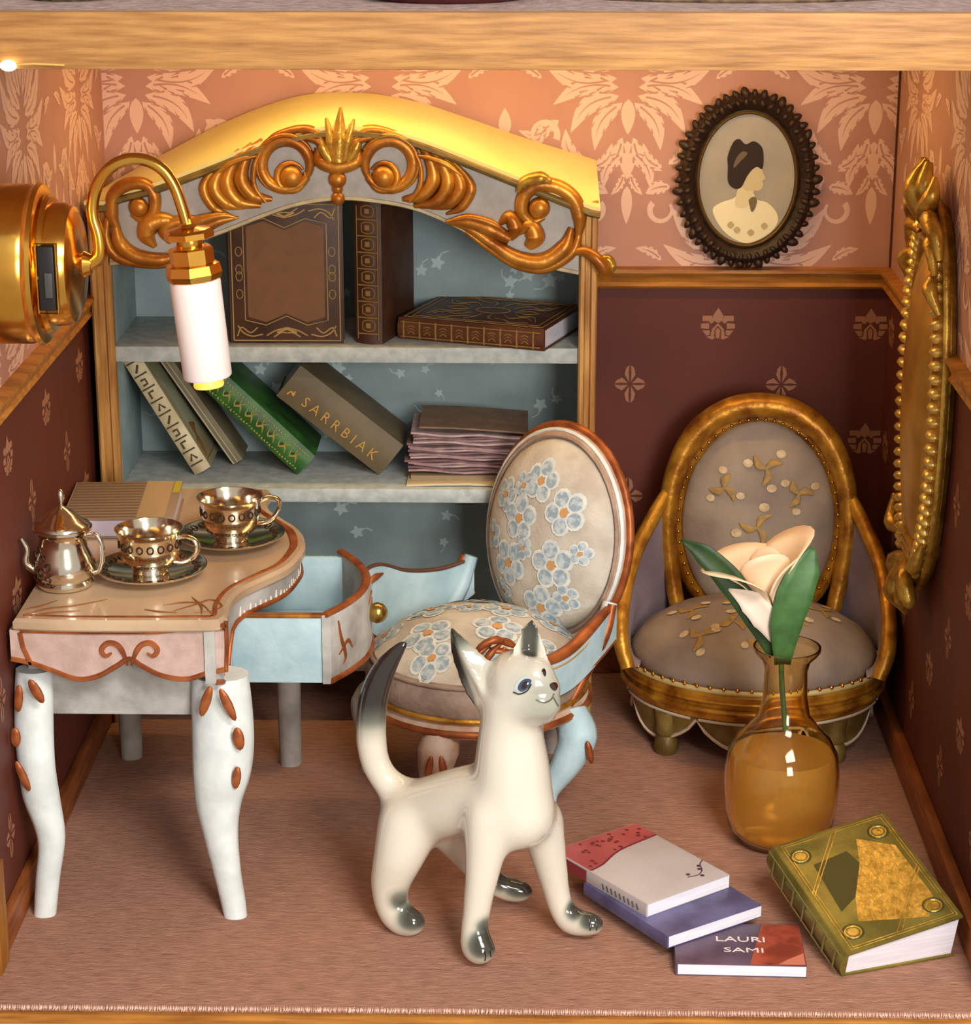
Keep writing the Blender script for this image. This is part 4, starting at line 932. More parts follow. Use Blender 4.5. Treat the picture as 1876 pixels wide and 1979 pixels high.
# back
def ab(u, v, w): return Vector((u, .185 + (v + .28) * .16 - w, .56 + v))
ARZ = .292; ABX = .222
mb = MB(); R = [[ab(u, v, -.01) for u, v in el(ABX, ARZ)]]
rw = random.Random(9)
for s in (1.0, .97, .90, .78, .62, .42, .2, .05):
    R.append([ab(u * s, v * s, .006 + .055 * (1 - s * s) ** .6 + (.006 * math.sin(7 * math.atan2(v, u)) if .6 < s < .98 else 0)) for u, v in el(ABX, ARZ)])
mb.rings(R); abc = mb.build('back_cushion', GREYC, ac, smooth=60)
path = cr([(-.215, .150, .262), (-.245, .185, .40), (-.262, .205, .56), (-.245, .225, .70), (-.190, .245, .815), (-.10, .258, .885), (0, .262, .905), (.10, .258, .885), (.190, .245, .815), (.245, .225, .70), (.262, .205, .56), (.245, .185, .40), (.215, .150, .262)], 7)
MB().tube(path, spread([.030, .033, .036, .041, .046, .048, .048, .048, .046, .041, .036, .033, .030], len(path)), 12, flat=(1.05, .75)).build('back_frame', GOLDC, ac, smooth=60)
mb = MB(); R = []
for rx, rz, w in ((ABX * 1.0, ARZ * 1.0, .0), (ABX * 1.06, ARZ * 1.04, .016), (ABX * 1.12, ARZ * 1.08, .012), (ABX * 1.18, ARZ * 1.12, -.01), (ABX * 1.1, ARZ * 1.05, -.05), (ABX * .9, ARZ * .9, -.03)): R.append([ab(u, v, w) for u, v in el(rx, rz)])
mb.rings(R, loop=False, cap0=False, cap1=True); mb.build('back_shell', GOLDC, ac, smooth=50)
for k in range(58):
    a = 2 * PI * k / 58; 
    if math.sin(a) < -.86: continue
    share(bd, ac, Matrix.Translation(ab(ABX * 1.045 * math.cos(a), ARZ * 1.035 * math.sin(a), .016)) @ Matrix.Scale(.85, 4))
# wings
for sg in (-1, 1):
    rl = cr([(.262 * sg, .205, .655), (.305 * sg, .145, .585), (.350 * sg, .06, .50), (.374 * sg, -.05, .40), (.374 * sg, -.13, .31), (.350 * sg, -.165, .235)], 6)
    lo = [(ARX * .96 * math.cos(a) * sg, ARY * .96 * math.sin(a), .25) for a in np.linspace(math.radians(52), math.radians(-28), len(rl))]
    R = []
    for p_, q_ in zip(rl, lo):
        p_ = Vector(p_); q_ = Vector(q_); m_ = p_.lerp(q_, .5) + Vector((-.016 * sg, -.01, 0)); n_ = Vector((.014 * sg, 0, 0))
        R.append([q_, m_, p_, p_ + n_, m_ + n_ * 1.5, q_ + n_])
    w_ = MB().rings(R).build('wing', LILAC, ac, smooth=50)
    MB().tube(rl, spread([.018, .022, .022, .022, .024, .022], len(rl)), 8).build('wing_rail', GOLDC, w_, smooth=60)
for o_ in ac.children:
    if o_.name.split('.')[0] in ('seat_rail', 'rail_moulding', 'cream_cord', 'skirt_swag', 'seat_cushion'): o_.matrix_local = Matrix.Translation((0, 0, -.032))
    elif o_.name.split('.')[0] == 'bead' and abs(o_.matrix_local.translation.z - .237) < .001: o_.matrix_local = Matrix.Translation((0, 0, -.032)) @ o_.matrix_local
# embroidered sprays
EMG = mat('embroidery_gold', (182, 140, 62), .6, .15, c2=(150, 122, 82), scale=60); EMW = mat('embroidery_cream', (220, 198, 158), .65, c2=(190, 160, 116), scale=50)
def aback(u, v, w):
    q_ = 1 - (u / ABX) ** 2 - (v / ARZ) ** 2; return ab(u, v, .008 + .055 * max(0, q_) ** .6 + .003 + w)
def aseat(u, v, w):
    r = math.hypot(u / ARX, v / ARY); return Vector((u, v - .004, float(np.interp(r, [.02, .2, .45, .68, .85, .93], [.418, .416, .405, .378, .338, .30])) + .003 + w))
def spray(fn, cx, cy, s, r, par):
    s *= 1.1
    g = MB(); wmb = MB(); buds = []; rr = random.Random(int((cx + 3) * 1000 + cy * 777))
    for k in range(3):
        a = r + k * 2.1; g.stroke(cr([(cx, cy), (cx + s * .5 * math.cos(a + .4), cy + s * .5 * math.sin(a + .4)), (cx + s * math.cos(a), cy + s * math.sin(a))], 4), spread([.004, .012, .003], 9), fn, .002)
        ex, ey = cx + s * 1.15 * math.cos(a + .5), cy + s * 1.15 * math.sin(a + .5)
        wmb.fill([(ex + s * .30 * math.cos(t), ey + s * .24 * math.sin(t)) for t in np.linspace(0, 2 * PI, 9)[:-1]], fn, .001 + k * .0003); buds.append(wmb); wmb = MB()
    o = g.build('embroidered_spray', EMG, par, smooth=0)
    for wmb in buds: wmb.build('cream_bud', EMW, o, smooth=0)
for a_ in ((0.02, .17, .045, .3), (-.10, .11, .04, 1.2), (.115, .10, .04, 2.0), (0.0, .0, .05, .8), (.10, -.08, .04, 1.5), (-.09, -.10, .04, .4), (.02, -.16, .04, 1.0)): spray(aback, *a_, abc)
for a_ in ((-.18, -.03, .045, .3), (-.06, -.12, .045, 1.2), (.10, -.10, .045, 2.0), (.19, .02, .045, .8), (-.05, .04, .04, 1.5), (.06, .10, .04, .4), (-.15, -.17, .04, 2.2), (.02, -.21, .035, .7)): spray(aseat, *a_, asc)
# ---------------------------------------------------------------- porcelain cat
CK = .00119
def cp(px, py, Y): return at(px, py, 1, Y)
cat_o = thing('cat_figurine', 'glossy porcelain siamese kitten figurine standing with raised tail on the carpet', 'cat figurine', (-.07, .34, 0))
CO = Vector(cat_o.location)
cb = MB()
def chain(spec, sub=6):
    k = cr(spec, sub)
    for i in range(len(k) - 1):
        for t in (0, .5):
            a = np.array(k[i]) * (1 - t) + np.array(k[i + 1]) * t; cb.ball(cp(*a[:3]), a[3] * CK, 16, 10)
chain([(797, 1572, .43, 66), (850, 1558, .385, 68), (915, 1545, .335, 72), (990, 1545, .285, 82)])
chain([(990, 1545, .285, 82), (990, 1490, .29, 77), (987, 1440, .295, 69), (988, 1395, .295, 63), (996, 1350, .29, 62)])
chain([(1000, 1568, .275, 78), (1010, 1590, .27, 52)], 4)
chain([(996, 1318, .295, 62), (1006, 1322, .275, 62)], 4)
chain([(985, 1352, .285, 56), (1015, 1352, .262, 50), (1042, 1355, .245, 39), (1056, 1360, .238, 30)], 4)      # cheek to muzzle
chain([(1030, 1315, .262, 46), (1056, 1330, .244, 27), (1066, 1334, .238, 18)], 4)                       # nose bridge
chain([(1040, 1375, .25, 30), (1056, 1380, .243, 20)], 3)
chain([(790, 1590, .395, 66), (772, 1650, .375, 55), (754, 1705, .375, 43), (756, 1755, .368, 35), (776, 1780, .35, 34), (800, 1783, .335, 32)])
chain([(945, 1575, .25, 52), (938, 1640, .235, 43), (930, 1700, .225, 36), (920, 1765, .218, 31), (915, 1812, .212, 31), (922, 1832, .195, 36), (932, 1836, .185, 33)])
chain([(1045, 1580, .335, 48), (1058, 1645, .345, 40), (1070, 1700, .348, 33), (1082, 1750, .345, 29), (1102, 1782, .335, 30), (1136, 1785, .315, 29), (1150, 1787, .31, 26)])
chain([(860, 1590, .44, 52), (905, 1650, .485, 40), (945, 1700, .50, 29), (985, 1720, .50, 29), (1014, 1723, .492, 26)])
chain([(785, 1545, .44, 44), (752, 1516, .45, 34), (726, 1478, .455, 32), (717, 1420, .455, 31), (722, 1350, .455, 30), (742, 1295, .45, 24), (768, 1258, .445, 14), (783, 1242, .44, 7)])
# ears: near ear (slit turned away), far ear (open to the room)
def loft(curves, n=10):
    cs = [cr(c_, n) for c_ in curves]; cb.rings([[cp(*c_[i]) for c_ in cs] for i in range(len(cs[0]))])
loft([[(912, 1372, .315), (888, 1318, .325), (870, 1262, .335), (866, 1216, .34)],
      [(962, 1398, .245), (928, 1335, .26), (892, 1266, .285), (872, 1214, .325)],
      [(985, 1300, .27), (950, 1278, .29), (908, 1240, .31), (876, 1212, .335)],
      [(960, 1300, .33), (930, 1290, .34), (895, 1250, .345), (872, 1210, .345)]])
loft([[(984, 1292, .262), (992, 1245, .275), (1006, 1212, .29), (1022, 1195, .30)],
      [(1020, 1290, .290), (1022, 1250, .305), (1024, 1220, .31), (1026, 1196, .305)],
      [(1066, 1302, .262), (1060, 1258, .275), (1046, 1220, .29), (1030, 1196, .30)],
      [(1022, 1292, .335), (1026, 1250, .335), (1027, 1215, .325), (1027, 1194, .31)]])
me = bpy.data.meshes.new('cat_raw'); me.from_pydata(cb.v, [], cb.f); bm = bmesh.new(); bm.from_mesh(me); bmesh.ops.recalc_face_normals(bm, faces=bm.faces); bm.to_mesh(me); bm.free()
tmp = bpy.data.objects.new('cat_raw', me); COL.objects.link(tmp)
r_ = tmp.modifiers.new('r', 'REMESH'); r_.mode = 'VOXEL'; r_.voxel_size = .0055
s_ = tmp.modifiers.new('s', 'SMOOTH'); s_.factor = .5; s_.iterations = 6
bpy.context.view_layer.update()
body_me = bpy.data.meshes.new_from_object(tmp.evaluated_get(bpy.context.evaluated_depsgraph_get()))
bpy.data.objects.remove(tmp)
nv = len(body_me.vertices); co = np.empty(nv * 3); body_me.vertices.foreach_get('co', co); co = co.reshape(-1, 3)
ed = np.empty(len(body_me.edges) * 2, dtype=np.int64); body_me.edges.foreach_get('vertices', ed); ed = ed.reshape(-1, 2)
deg = np.bincount(ed.ravel(), minlength=nv).astype(float)[:, None]
keep = np.zeros(nv)
for p_, r0, r1 in ((cp(885, 1265, .31), .10, .16), (cp(1024, 1240, .29), .075, .12), (cp(735, 1340, .45), .14, .22), (cp(1056, 1350, .24), .05, .09)):
    keep = np.maximum(keep, np.clip((r1 - np.linalg.norm(co - np.array(p_), axis=1)) / (r1 - r0), 0, 1))
wgt = (.5 * (1 - keep * .97))[:, None]
for it in range(70):
    acc = np.zeros_like(co); np.add.at(acc, ed[:, 0], co[ed[:, 1]]); np.add.at(acc, ed[:, 1], co[ed[:, 0]])
    co = co + (acc / deg - co) * wgt
body_me.vertices.foreach_set('co', co.ravel()); body_me.update()
co[:, 2] = np.maximum(co[:, 2], 0.0); no = np.empty(nv * 3); body_me.vertices.foreach_get('normal', no); no = no.reshape(-1, 3)
def sd(p, r0, r1):
    d = np.linalg.norm(co - np.array(p), axis=1); return np.clip((r1 - d) / (r1 - r0), 0, 1)
sm = lambda t: t * t * (3 - 2 * t)
dark = np.zeros(nv); grey = np.zeros(nv)
tail = co[:, 0] < cp(800, 1400, .45).x
zt0, zt1 = cp(722, 1440, .455).z, cp(722, 1345, .455).z
dark = np.maximum(dark, np.where(tail & (co[:, 1] > .38), sm(np.clip((co[:, 2] - zt0) / (zt1 - zt0), 0, 1)), 0))
for p_, r0, r1 in ((cp(802, 1775, .33), .022, .062), (cp(772, 1735, .34), .01, .045), (cp(940, 1828, .18), .028, .060), (cp(938, 1790, .195), .008, .04), (cp(1150, 1776, .30), .020, .055), (cp(1112, 1760, .325), .012, .040), (cp(1010, 1705, .485), .03, .075), (cp(965, 1700, .49), .015, .05)):
    m_ = sm(sd(p_, r0, r1)) * np.clip(.35 + no[:, 2] * .9 + .4 * (no[:, 1] < 0), 0, 1); dark = np.maximum(dark, m_ * .92)
# ears: dark tips and inside
def seg(p, q, r0, r1):
    p = np.array(p); q = np.array(q); d = q - p; t = np.clip(((co - p) @ d) / (d @ d), 0, 1); return sm(np.clip((r1 - np.linalg.norm(co - (p + t[:, None] * d), axis=1)) / (r1 - r0), 0, 1))
near = seg(cp(925, 1330, .29), cp(872, 1216, .33), .05, .08) > .02
dark = np.maximum(dark, seg(cp(893, 1345, .31), cp(866, 1225, .335), .022, .046) * .97 * np.clip(.55 - no[:, 0] * 1.2, 0, 1))
dark = np.maximum(dark, np.where(near, sm(sd(cp(868, 1212, .335), .015, .10)) * .95, 0))
dark = np.maximum(dark, seg(cp(1021, 1283, .285), cp(1026, 1200, .295), .012, .026) * .9 * (no[:, 1] < .3)); dark = np.maximum(dark, sm(sd(cp(1026, 1196, .30), .015, .06)) * .95)
grey = np.maximum(sm(sd(cp(1058, 1350, .225), .02, .11)) * .75, sm(sd(cp(1012, 1318, .23), .01, .08)) * .5)
grey = np.maximum(grey, np.where(near, sm(sd(cp(905, 1265, .29), .02, .13)) * .5, 0))
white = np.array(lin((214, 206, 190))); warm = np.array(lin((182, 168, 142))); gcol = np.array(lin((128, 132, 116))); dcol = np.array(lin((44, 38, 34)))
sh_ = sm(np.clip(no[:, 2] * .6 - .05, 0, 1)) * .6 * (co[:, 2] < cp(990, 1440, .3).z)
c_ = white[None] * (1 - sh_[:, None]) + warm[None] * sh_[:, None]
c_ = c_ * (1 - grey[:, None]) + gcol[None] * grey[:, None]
mid = np.clip(dark * 1.6, 0, 1); c_ = c_ * (1 - mid[:, None]) + gcol[None] * mid[:, None]
d2 = np.clip(dark * 1.5 - .5, 0, 1); c_ = c_ * (1 - d2[:, None]) + dcol[None] * d2[:, None]
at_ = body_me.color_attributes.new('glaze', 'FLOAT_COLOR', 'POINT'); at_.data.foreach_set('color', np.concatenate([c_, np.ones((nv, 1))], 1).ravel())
co2 = co - np.array(CO); body_me.vertices.foreach_set('co', co2.ravel()); body_me.polygons.foreach_set('use_smooth', [True] * len(body_me.polygons)); body_me.update()
PORC = mat('porcelain_glaze', (224, 216, 198), .12, coat=.6)
an = PORC.node_tree.nodes.new('ShaderNodeAttribute'); an.attribute_name = 'glaze'; PORC.node_tree.links.new(an.outputs['Color'], PORC.node_tree.nodes['Principled BSDF'].inputs['Base Color'])
body_me.materials.clear(); body_me.materials.append(PORC); body_me.name = 'body'
body = bpy.data.objects.new('body', body_me); COL.objects.link(body); body.parent = cat_o
from mathutils.bvhtree import BVHTree
bv = BVHTree.FromPolygons([Vector(p) for p in co], [tuple(p.vertices) for p in body_me.polygons])
def hit(px, py):
    """where a painted feature sits on the glaze"""
    d = Vector(cp(px, py, 0.0)) - Vector(CAM); d.normalize(); loc, nrm, i_, dist = bv.ray_cast(Vector(CAM), d); return (loc, nrm) if loc else (cp(px, py, .24), Vector((0, -1, 0)))
def painted(pts, name, m, lift=.0015, wd=None):
    P3 = []
    for x, y in pts: l_, n_ = hit(x, y); P3.append(l_ + n_ * lift - CO)
    mb = MB()
    if wd: mb.tube(P3, wd, 6)
    else:
        c0 = sum(P3, Vector()) / len(P3); l_, n_ = hit(sum(p[0] for p in pts) / len(pts), sum(p[1] for p in pts) / len(pts)); c0 = l_ + n_ * (lift + .0015) - CO
        n = len(P3); mb.add(P3 + [c0], [(i, (i + 1) % n, n) for i in range(n)])
    return mb.build(name, m, cat_o, smooth=60)
EYEW = mat('eye_white', (226, 230, 226), .1, coat=.5); EYEB = mat('eye_blue', (58, 66, 92), .1, coat=.5); INK = mat('glaze_ink', (34, 28, 26), .15, coat=.5)
painted(cr([(994, 1332), (1000, 1317), (1012, 1309), (1026, 1311), (1026, 1326), (1010, 1337)], 4, True), 'eye_white', mat('eye_pale', (176, 186, 190), .1, coat=.5))
painted(cr([(1001, 1331), (1005, 1319), (1016, 1312), (1027, 1315), (1021, 1329), (1009, 1336)], 4, True), 'iris', EYEB, .003)
painted(cr([(1008, 1329), (1011, 1319), (1019, 1316), (1021, 1322), (1015, 1330)], 4, True), 'pupil', INK, .005)
painted(cr([(992, 1337), (1004, 1341), (1018, 1335), (1027, 1322)], 4), 'eyelid', INK, .002, .0016)
painted(cr([(1046, 1298), (1050, 1292), (1054, 1298), (1053, 1308)], 3, True), 'far_eye', INK, .002)
painted(cr([(1062, 1322), (1072, 1319), (1077, 1326), (1072, 1335), (1064, 1330)], 4, True), 'nose', mat('nose_glaze', (58, 34, 24), .15, coat=.5), .002)
painted(cr([(1070, 1340), (1064, 1352), (1050, 1358), (1036, 1352)], 4), 'mouth', mat('mouth_glaze', (92, 92, 80), .2, coat=.4), .0015, .0018)
painted(cr([(1068, 1346), (1074, 1358), (1078, 1364)], 4), 'mouth', MATS['mouth_glaze'], .0015, .0018)
for x in (936, 946): painted([(x, 1838), (x + 2, 1848), (x + 1, 1856)], 'toe_line', INK, .001, .0016)
for x in (1138, 1150): painted([(x, 1776), (x + 3, 1788), (x + 2, 1798)], 'toe_line', INK, .001, .0016)

# ---------------------------------------------------------------- bud vase and rose
vb = at(1511, 1632, 2, 0); VX, VY = .670, .885
GLASS = mat('amber_glass', (252, 234, 190), .03, trans=1.0, ior=1.35)
LIQ = mat('amber_water', (255, 222, 152), .05, trans=.70, ior=1.2)
vase = thing('bud_vase', 'round amber glass bud vase half full of yellow water', 'vase', (VX, VY, 0))
outer = [(.001, .0), (.100, .0), (.120, .010), (.136, .04), (.145, .09), (.149, .15), (.148, .20), (.141, .24), (.122, .277), (.090, .312), (.066, .345), (.057, .40), (.055, .47), (.062, .497), (.080, .515), (.087, .526), (.086, .532)]
inner_ = [(r - .006, z + (.006 if z < .02 else 0)) for r, z in outer if r > .05][::-1]
MB().lathe(outer + inner_ + [(.001, .008)], n=48).build('glass', GLASS, vase, smooth=60)
liq = [(.001, .010), (.090, .010), (.110, .018), (.127, .042), (.1362, .09), (.1402, .15), (.1392, .20), (.1325, .238), (.130, .243), (.001, .243)]
MB().lathe(liq, n=48).build('water', LIQ, vase, smooth=50)
rose = thing('cream_rose', 'cream peach rose bud with two green leaves standing in the amber vase', 'rose', (VX - .005, VY, .03))
RO = Vector(rose.location)
LEAFD = mat('leaf_dark', (44, 72, 34), .5, c2=(36, 58, 26), scale=30); LEAFL = mat('leaf_green', (74, 116, 62), .5, c2=(62, 98, 50), scale=30)
PETP = mat('rose_petal', (240, 216, 178), .6, c2=(238, 202, 170), scale=6); PETW2 = mat('rose_white', (226, 208, 190), .6)
def shell(grid, name, m, th=.003, parent=rose):
    nr, nc = len(grid), len(grid[0]); mb = MB(); mb.add([p - RO for r in grid for p in r], [(i * nc + j, i * nc + j + 1, (i + 1) * nc + j + 1, (i + 1) * nc + j) for i in range(nr - 1) for j in range(nc - 1)])
    o = mb.build(name, m, parent, smooth=80); md = o.modifiers.new('s', 'SOLIDIFY'); md.thickness = th; return o
st = cr([(VX + .004, VY, .30), (VX - .002, VY, .36), (VX - .012, VY - .005, .46), (VX - .015, VY, .60)], 6)
MB().tube([Vector(p) - RO for p in st], .007, 8).build('stem', LEAFL, rose, smooth=60)
ax0 = Vector((VX - .018, VY, .585)); ax1 = at(1466, 1058, 1, VY); axd = (ax1 - ax0); AL = axd.length; axd.normalize(); e1 = axd.cross(Vector((0, 1, 0))).normalized(); e2 = axd.cross(e1)
def petal(a0, span, r0, r1, L, flare, m, tipcut=.25, name='petal', v0=0.0):
    g = []
    for i in range(12):
        v = v0 + (1 - v0) * i / 11; row = []
        for j in range(13):
            u = -1 + 2 * j / 12; a = math.radians(a0) + u * math.radians(span) / 2
            hgt = L * v * (1 - tipcut * u * u); r = r0 + (r1 - r0) * v ** .75 + flare * max(0, v - .65) ** 2 * (1 + .4 * math.cos(3 * u))
            row.append(ax0 + axd * hgt + (e1 * math.cos(a) + e2 * math.sin(a)) * r)
        g.append(row)
    return shell(g, name, m)
# e2 points to / from the room: angles chosen so that petals overlap round the bud
petal(90, 150, .006, .062, AL * 1.02, .10, PETP); petal(200, 140, .007, .072, AL * 1.0, .45, PETP, .2); petal(320, 150, .008, .078, AL * .95, .35, PETP, .15)
petal(20, 120, .008, .074, AL * .98, .50, PETP, .3); petal(140, 110, .008, .064, AL * .86, .25, PETP, .35); petal(260, 120, .006, .056, AL * .88, .10, PETP, .3)
petal(270, 170, .004, .028, AL * .80, .0, mat('rose_heart', (236, 190, 150), .6), .3); petal(90, 170, .004, .028, AL * .84, .0, MATS['rose_heart'], .3)
def blade(spine, wd, m, name, fold=.25, up=Vector((0, -1, 0)), par=rose):
    k = cr(spine, 5); ws = spread(wd, len(k)); g = []
    for i, p in enumerate(k):
        p = Vector(p); t = (Vector(k[min(i + 1, len(k) - 1)]) - Vector(k[max(i - 1, 0)])).normalized(); n_ = t.cross(up).normalized(); o_ = n_.cross(t)
        g.append([p + n_ * ws[i] * s + o_ * (abs(s) * ws[i] * fold) for s in (-1, -.5, 0, .5, 1)])
    return shell(g, name, m, .0025)
blade([at(x, y, 1, Y) for x, y, Y in ((1494, 1268, .88), (1455, 1190, .865), (1410, 1120, .86), (1360, 1070, .865), (1316, 1043, .88))], [.012, .028, .034, .026, .003], LEAFD, 'leaf', .3)
blade([at(x, y, 1, Y) for x, y, Y in ((1512, 1282, .872), (1518, 1210, .835), (1535, 1150, .825), (1555, 1100, .835), (1572, 1058, .855))], [.020, .040, .046, .038, .006], LEAFL, 'leaf', .18)
blade([at(x, y, 1, Y) for x, y, Y in ((1496, 1236, .86), (1478, 1195, .845), (1450, 1162, .845), (1408, 1138, .855))], [.012, .034, .032, .003], PETW2, 'petal', .25)

# ---------------------------------------------------------------- books on the floor
# thick green and gold book
P0 = Vector((.738, .150, 0)); P1 = Vector((1.012, .252, 0)); xv = (P1 - P0).normalized(); yv = Vector((-.226, .275, .082)); yv = (yv - xv * yv.dot(xv)).normalized(); zv = xv.cross(yv)
GRG = mat('olive_gold_cloth', (150, 134, 62), .36, .5, c2=(110, 100, 46), scale=10, bump=.15, bscale=70)
gb = book('gilt_book', 'thick olive green book with gold stamped cover lying on the carpet', basis(P0 + Vector((0, 0, .0005)), xv, yv, zv), (P1 - P0).length, .40, .066, GRG, t2=.122, ct=.006)
Wg, Hg = (P1 - P0).length, .40; tl = .122 - .066
F = lambda u, v, w: Vector((u, v, .0665 + tl * (u - .003) / (Wg - .003) + w))
GST = mat('gold_stamp', (228, 190, 96), .28, .7, c2=(176, 144, 60), scale=40, bump=.2, bscale=90); GSD = mat('olive_stamp', (70, 64, 28), .45, .2)
mb = MB()
for o_ in (.010, .017): loopst(mb, [(o_ + .006, o_), (Wg - o_, o_), (Wg - o_, Hg - o_), (o_ + .006, Hg - o_)], .0015, F)
for sg in (0, 1):
    f2 = (lambda p: (Wg - p[0], Hg - p[1])) if sg else (lambda p: p)
    for d in (.0, .012): mb.stroke([f2((.012, .20 - d)), f2((.155 - d, .012))] if False else [f2((.015, Hg - .20 + d)), f2((.16 - d, Hg - .015))], .0018, F, .0015)
for cx_, cy_ in ((.045, .06), (Wg - .045, .06), (.045, Hg - .06), (Wg - .045, Hg - .06)):
    loopst(mb, [(cx_ + .019 * math.cos(a), cy_ + .019 * math.sin(a)) for a in np.linspace(0, 2 * PI, 15)[:-1]], .0022, F)
mb.build('gilt_tooling', GST, gb, smooth=0)
for cx_, cy_ in ((.045, .06), (Wg - .045, .06), (.045, Hg - .06), (Wg - .045, Hg - .06)):
    d_ = MB(); d_.fill([(cx_ + .013 * math.cos(a), cy_ + .013 * math.sin(a)) for a in np.linspace(0, 2 * PI, 13)[:-1]], F, .0004); d_.build('gilt_roundel', GST, gb, smooth=0)
    d_ = MB(); loopst(d_, [(cx_ + .024 * math.cos(a), cy_ + .024 * math.sin(a)) for a in np.linspace(0, 2 * PI, 15)[:-1]], .0022, F); d_.build('dark_ring', GSD, gb, smooth=0)
mb = MB(); mb.fill([(.07, .085), (Wg - .07, .03), (Wg - .03, .09), (Wg - .03, Hg - .12), (Wg - .08, Hg - .08), (.19, Hg - .06), (.16, .26), (.10, .16)], F, .0003); mb.build('gilt_sheen_panel', GST, gb, smooth=0)  # stamped gold field, its colour brightened to stand in for a reflection
mb = MB(); mb.fill([(.05, .13), (.10, .16), (.16, .26), (.15, .31), (.06, .30)], F, .0005); mb.build('dark_panel', GSD, gb, smooth=0)
mb = MB(); F2 = SPN(.0122)
for i in range(7): mb.stroke([(.006, .03 + i * .055), (.062, .03 + i * .055)], .003, F2, .003)
mb.stroke([(.008, .008), (.008, .392)], .002, F2, .002); mb.stroke([(.060, .008), (.060, .392)], .002, F2, .002)
mb.build('spine_tooling', mat('dull_green_gilt', (118, 108, 60), .45, .3), gb, smooth=0)
def paperback(name, label, o, xp, yp, z, w, h, t, cm, group=None):
    a = at(*o, 2, z + t); b = at(*xp, 2, z + t); x_ = Vector((b.x - a.x, b.y - a.y, 0)).normalized(); y_ = Vector((-x_.y, x_.x, 0)); a.z = z
    k = book(name, label, basis(a, x_, y_, (0, 0, 1)), w, h, t, cm, ct=.0022, inset=.001, round_spine=False); return k
pc = paperback('paperback', 'purple and red paperback with white lettering at the bottom of the pile', (1306, 1862), (1585, 1868), None, .0005, .300, .20, .030, mat('purple_cover', (98, 78, 98), .35, c2=(76, 58, 78), scale=14))
F = TOP(.0303); mb = MB(); mb.fill([(.17, .002), (.299, .002), (.299, .198), (.21, .198), (.19, .10)], F, .0); mb.build('red_panel', mat('red_cover', (182, 84, 64), .35, c2=(128, 52, 40), scale=18), pc, smooth=0)
mb = MB(); mb.fill([(.235, .004), (.297, .004), (.297, .06), (.26, .03)], F, .0005); mb.build('salmon_panel', mat('salmon_cover', (206, 122, 100), .35), pc, smooth=0)
WT = mat('white_letters', (226, 216, 218), .5)
text_mesh('title_lettering', 'LAURI', .034, WT, pc, Matrix.Translation((.155, .120, .0312)), .0004, 1.3); text_mesh('title_lettering', 'SAMI', .030, WT, pc, Matrix.Translation((.160, .068, .0312)), .0004, 1.5)
pb_ = paperback('paperback', 'blue violet paperback in the middle of the floor pile', (1290, 1810), (1475, 1748), None, .0315, .285, .33, .032, mat('violet_cover', (104, 102, 142), .35, c2=(72, 66, 100), scale=9))
F = TOP(.0303); mb = MB(); mb.fill([(.03, .03), (.10, .10), (.08, .13), (.02, .06)], F, .0); mb.build('pale_streak', mat('pale_violet', (172, 170, 200), .4), pb_, smooth=0)
mb = MB(); mb.stroke([(.19, .06), (.22, .064), (.235, .05)], .006, F, .0006); mb.build('white_mark', WT, pb_, smooth=0)
mb = MB()
for i in range(12): mb.stroke([(.06 + .017 * i, .140 + .004 * (i % 3)), (.067 + .017 * i, .150)], .003, F, .0006)
mb.build('dotted_print', mat('dark_violet', (58, 54, 96), .5), pb_, smooth=0)
pa = paperback('paperback', 'grey white paperback with red floral band on top of the pile', (1250, 1748), (1412, 1690), None, .0640, .262, .36, .034, mat('grey_white_cover', (196, 186, 184), .35, c2=(182, 172, 170), scale=5))
F = TOP(.0343); mb = MB(); mb.fill([(.002, .215), (.05, .225), (.13, .26), (.263, .275), (.263, .358), (.002, .358)], F, .0); mb.build('red_band', mat('red_band', (176, 88, 84), .35, c2=(160, 66, 66), scale=8), pa, smooth=0)
mb = MB(); rk = random.Random(21)
for i in range(34):
    x, y = rk.uniform(.012, .25), rk.choice([rk.uniform(.30, .352), rk.uniform(.23, .35)])
    if y < .225 + x * .22: continue
    mb.fill([(x + rk.uniform(.003, .007) * math.cos(a), y + rk.uniform(.004, .008) * math.sin(a)) for a in np.linspace(0, 2 * PI, 7)[:-1]], F, .0004 + i * .00001)
mb.stroke(cr([(.004, .216), (.05, .226), (.13, .261), (.262, .276)], 4), .003, F, .0006, .0003)
o_ = mb.build('floral_print', mat('dark_red_print', (112, 34, 42), .5), pa, smooth=0); o_['kind'] = 'stuff'
mb = MB(); mb.stroke(cr([(.17, .05), (.20, .045), (.225, .06), (.24, .085), (.262, .10)], 4), .0016, F, .0006)
for x, y in ((.18, .06), (.205, .036), (.232, .08), (.222, .066)): mb.fill([(x + .006 * math.cos(a), y + .006 * math.sin(a)) for a in np.linspace(0, 2 * PI, 7)[:-1]], F, .0008)
mb.build('twig_print', mat('plum_print', (88, 52, 66), .5), pa, smooth=0)
F2 = SPN(.0026); mb = MB(); mb.fill([(.002, .225), (.032, .225), (.032, .358), (.002, .358)], F2, .0004); mb.build('spine_band', mat('plum_spine', (140, 52, 60), .4), pa, smooth=0)
mb = MB()
for i in range(9): mb.stroke([(.008, .03 + .016 * i), (.022, .036 + .016 * i)], .003, F2, .0005)
mb.build('spine_print', mat('grey_print', (96, 92, 96), .5), pa, smooth=0)
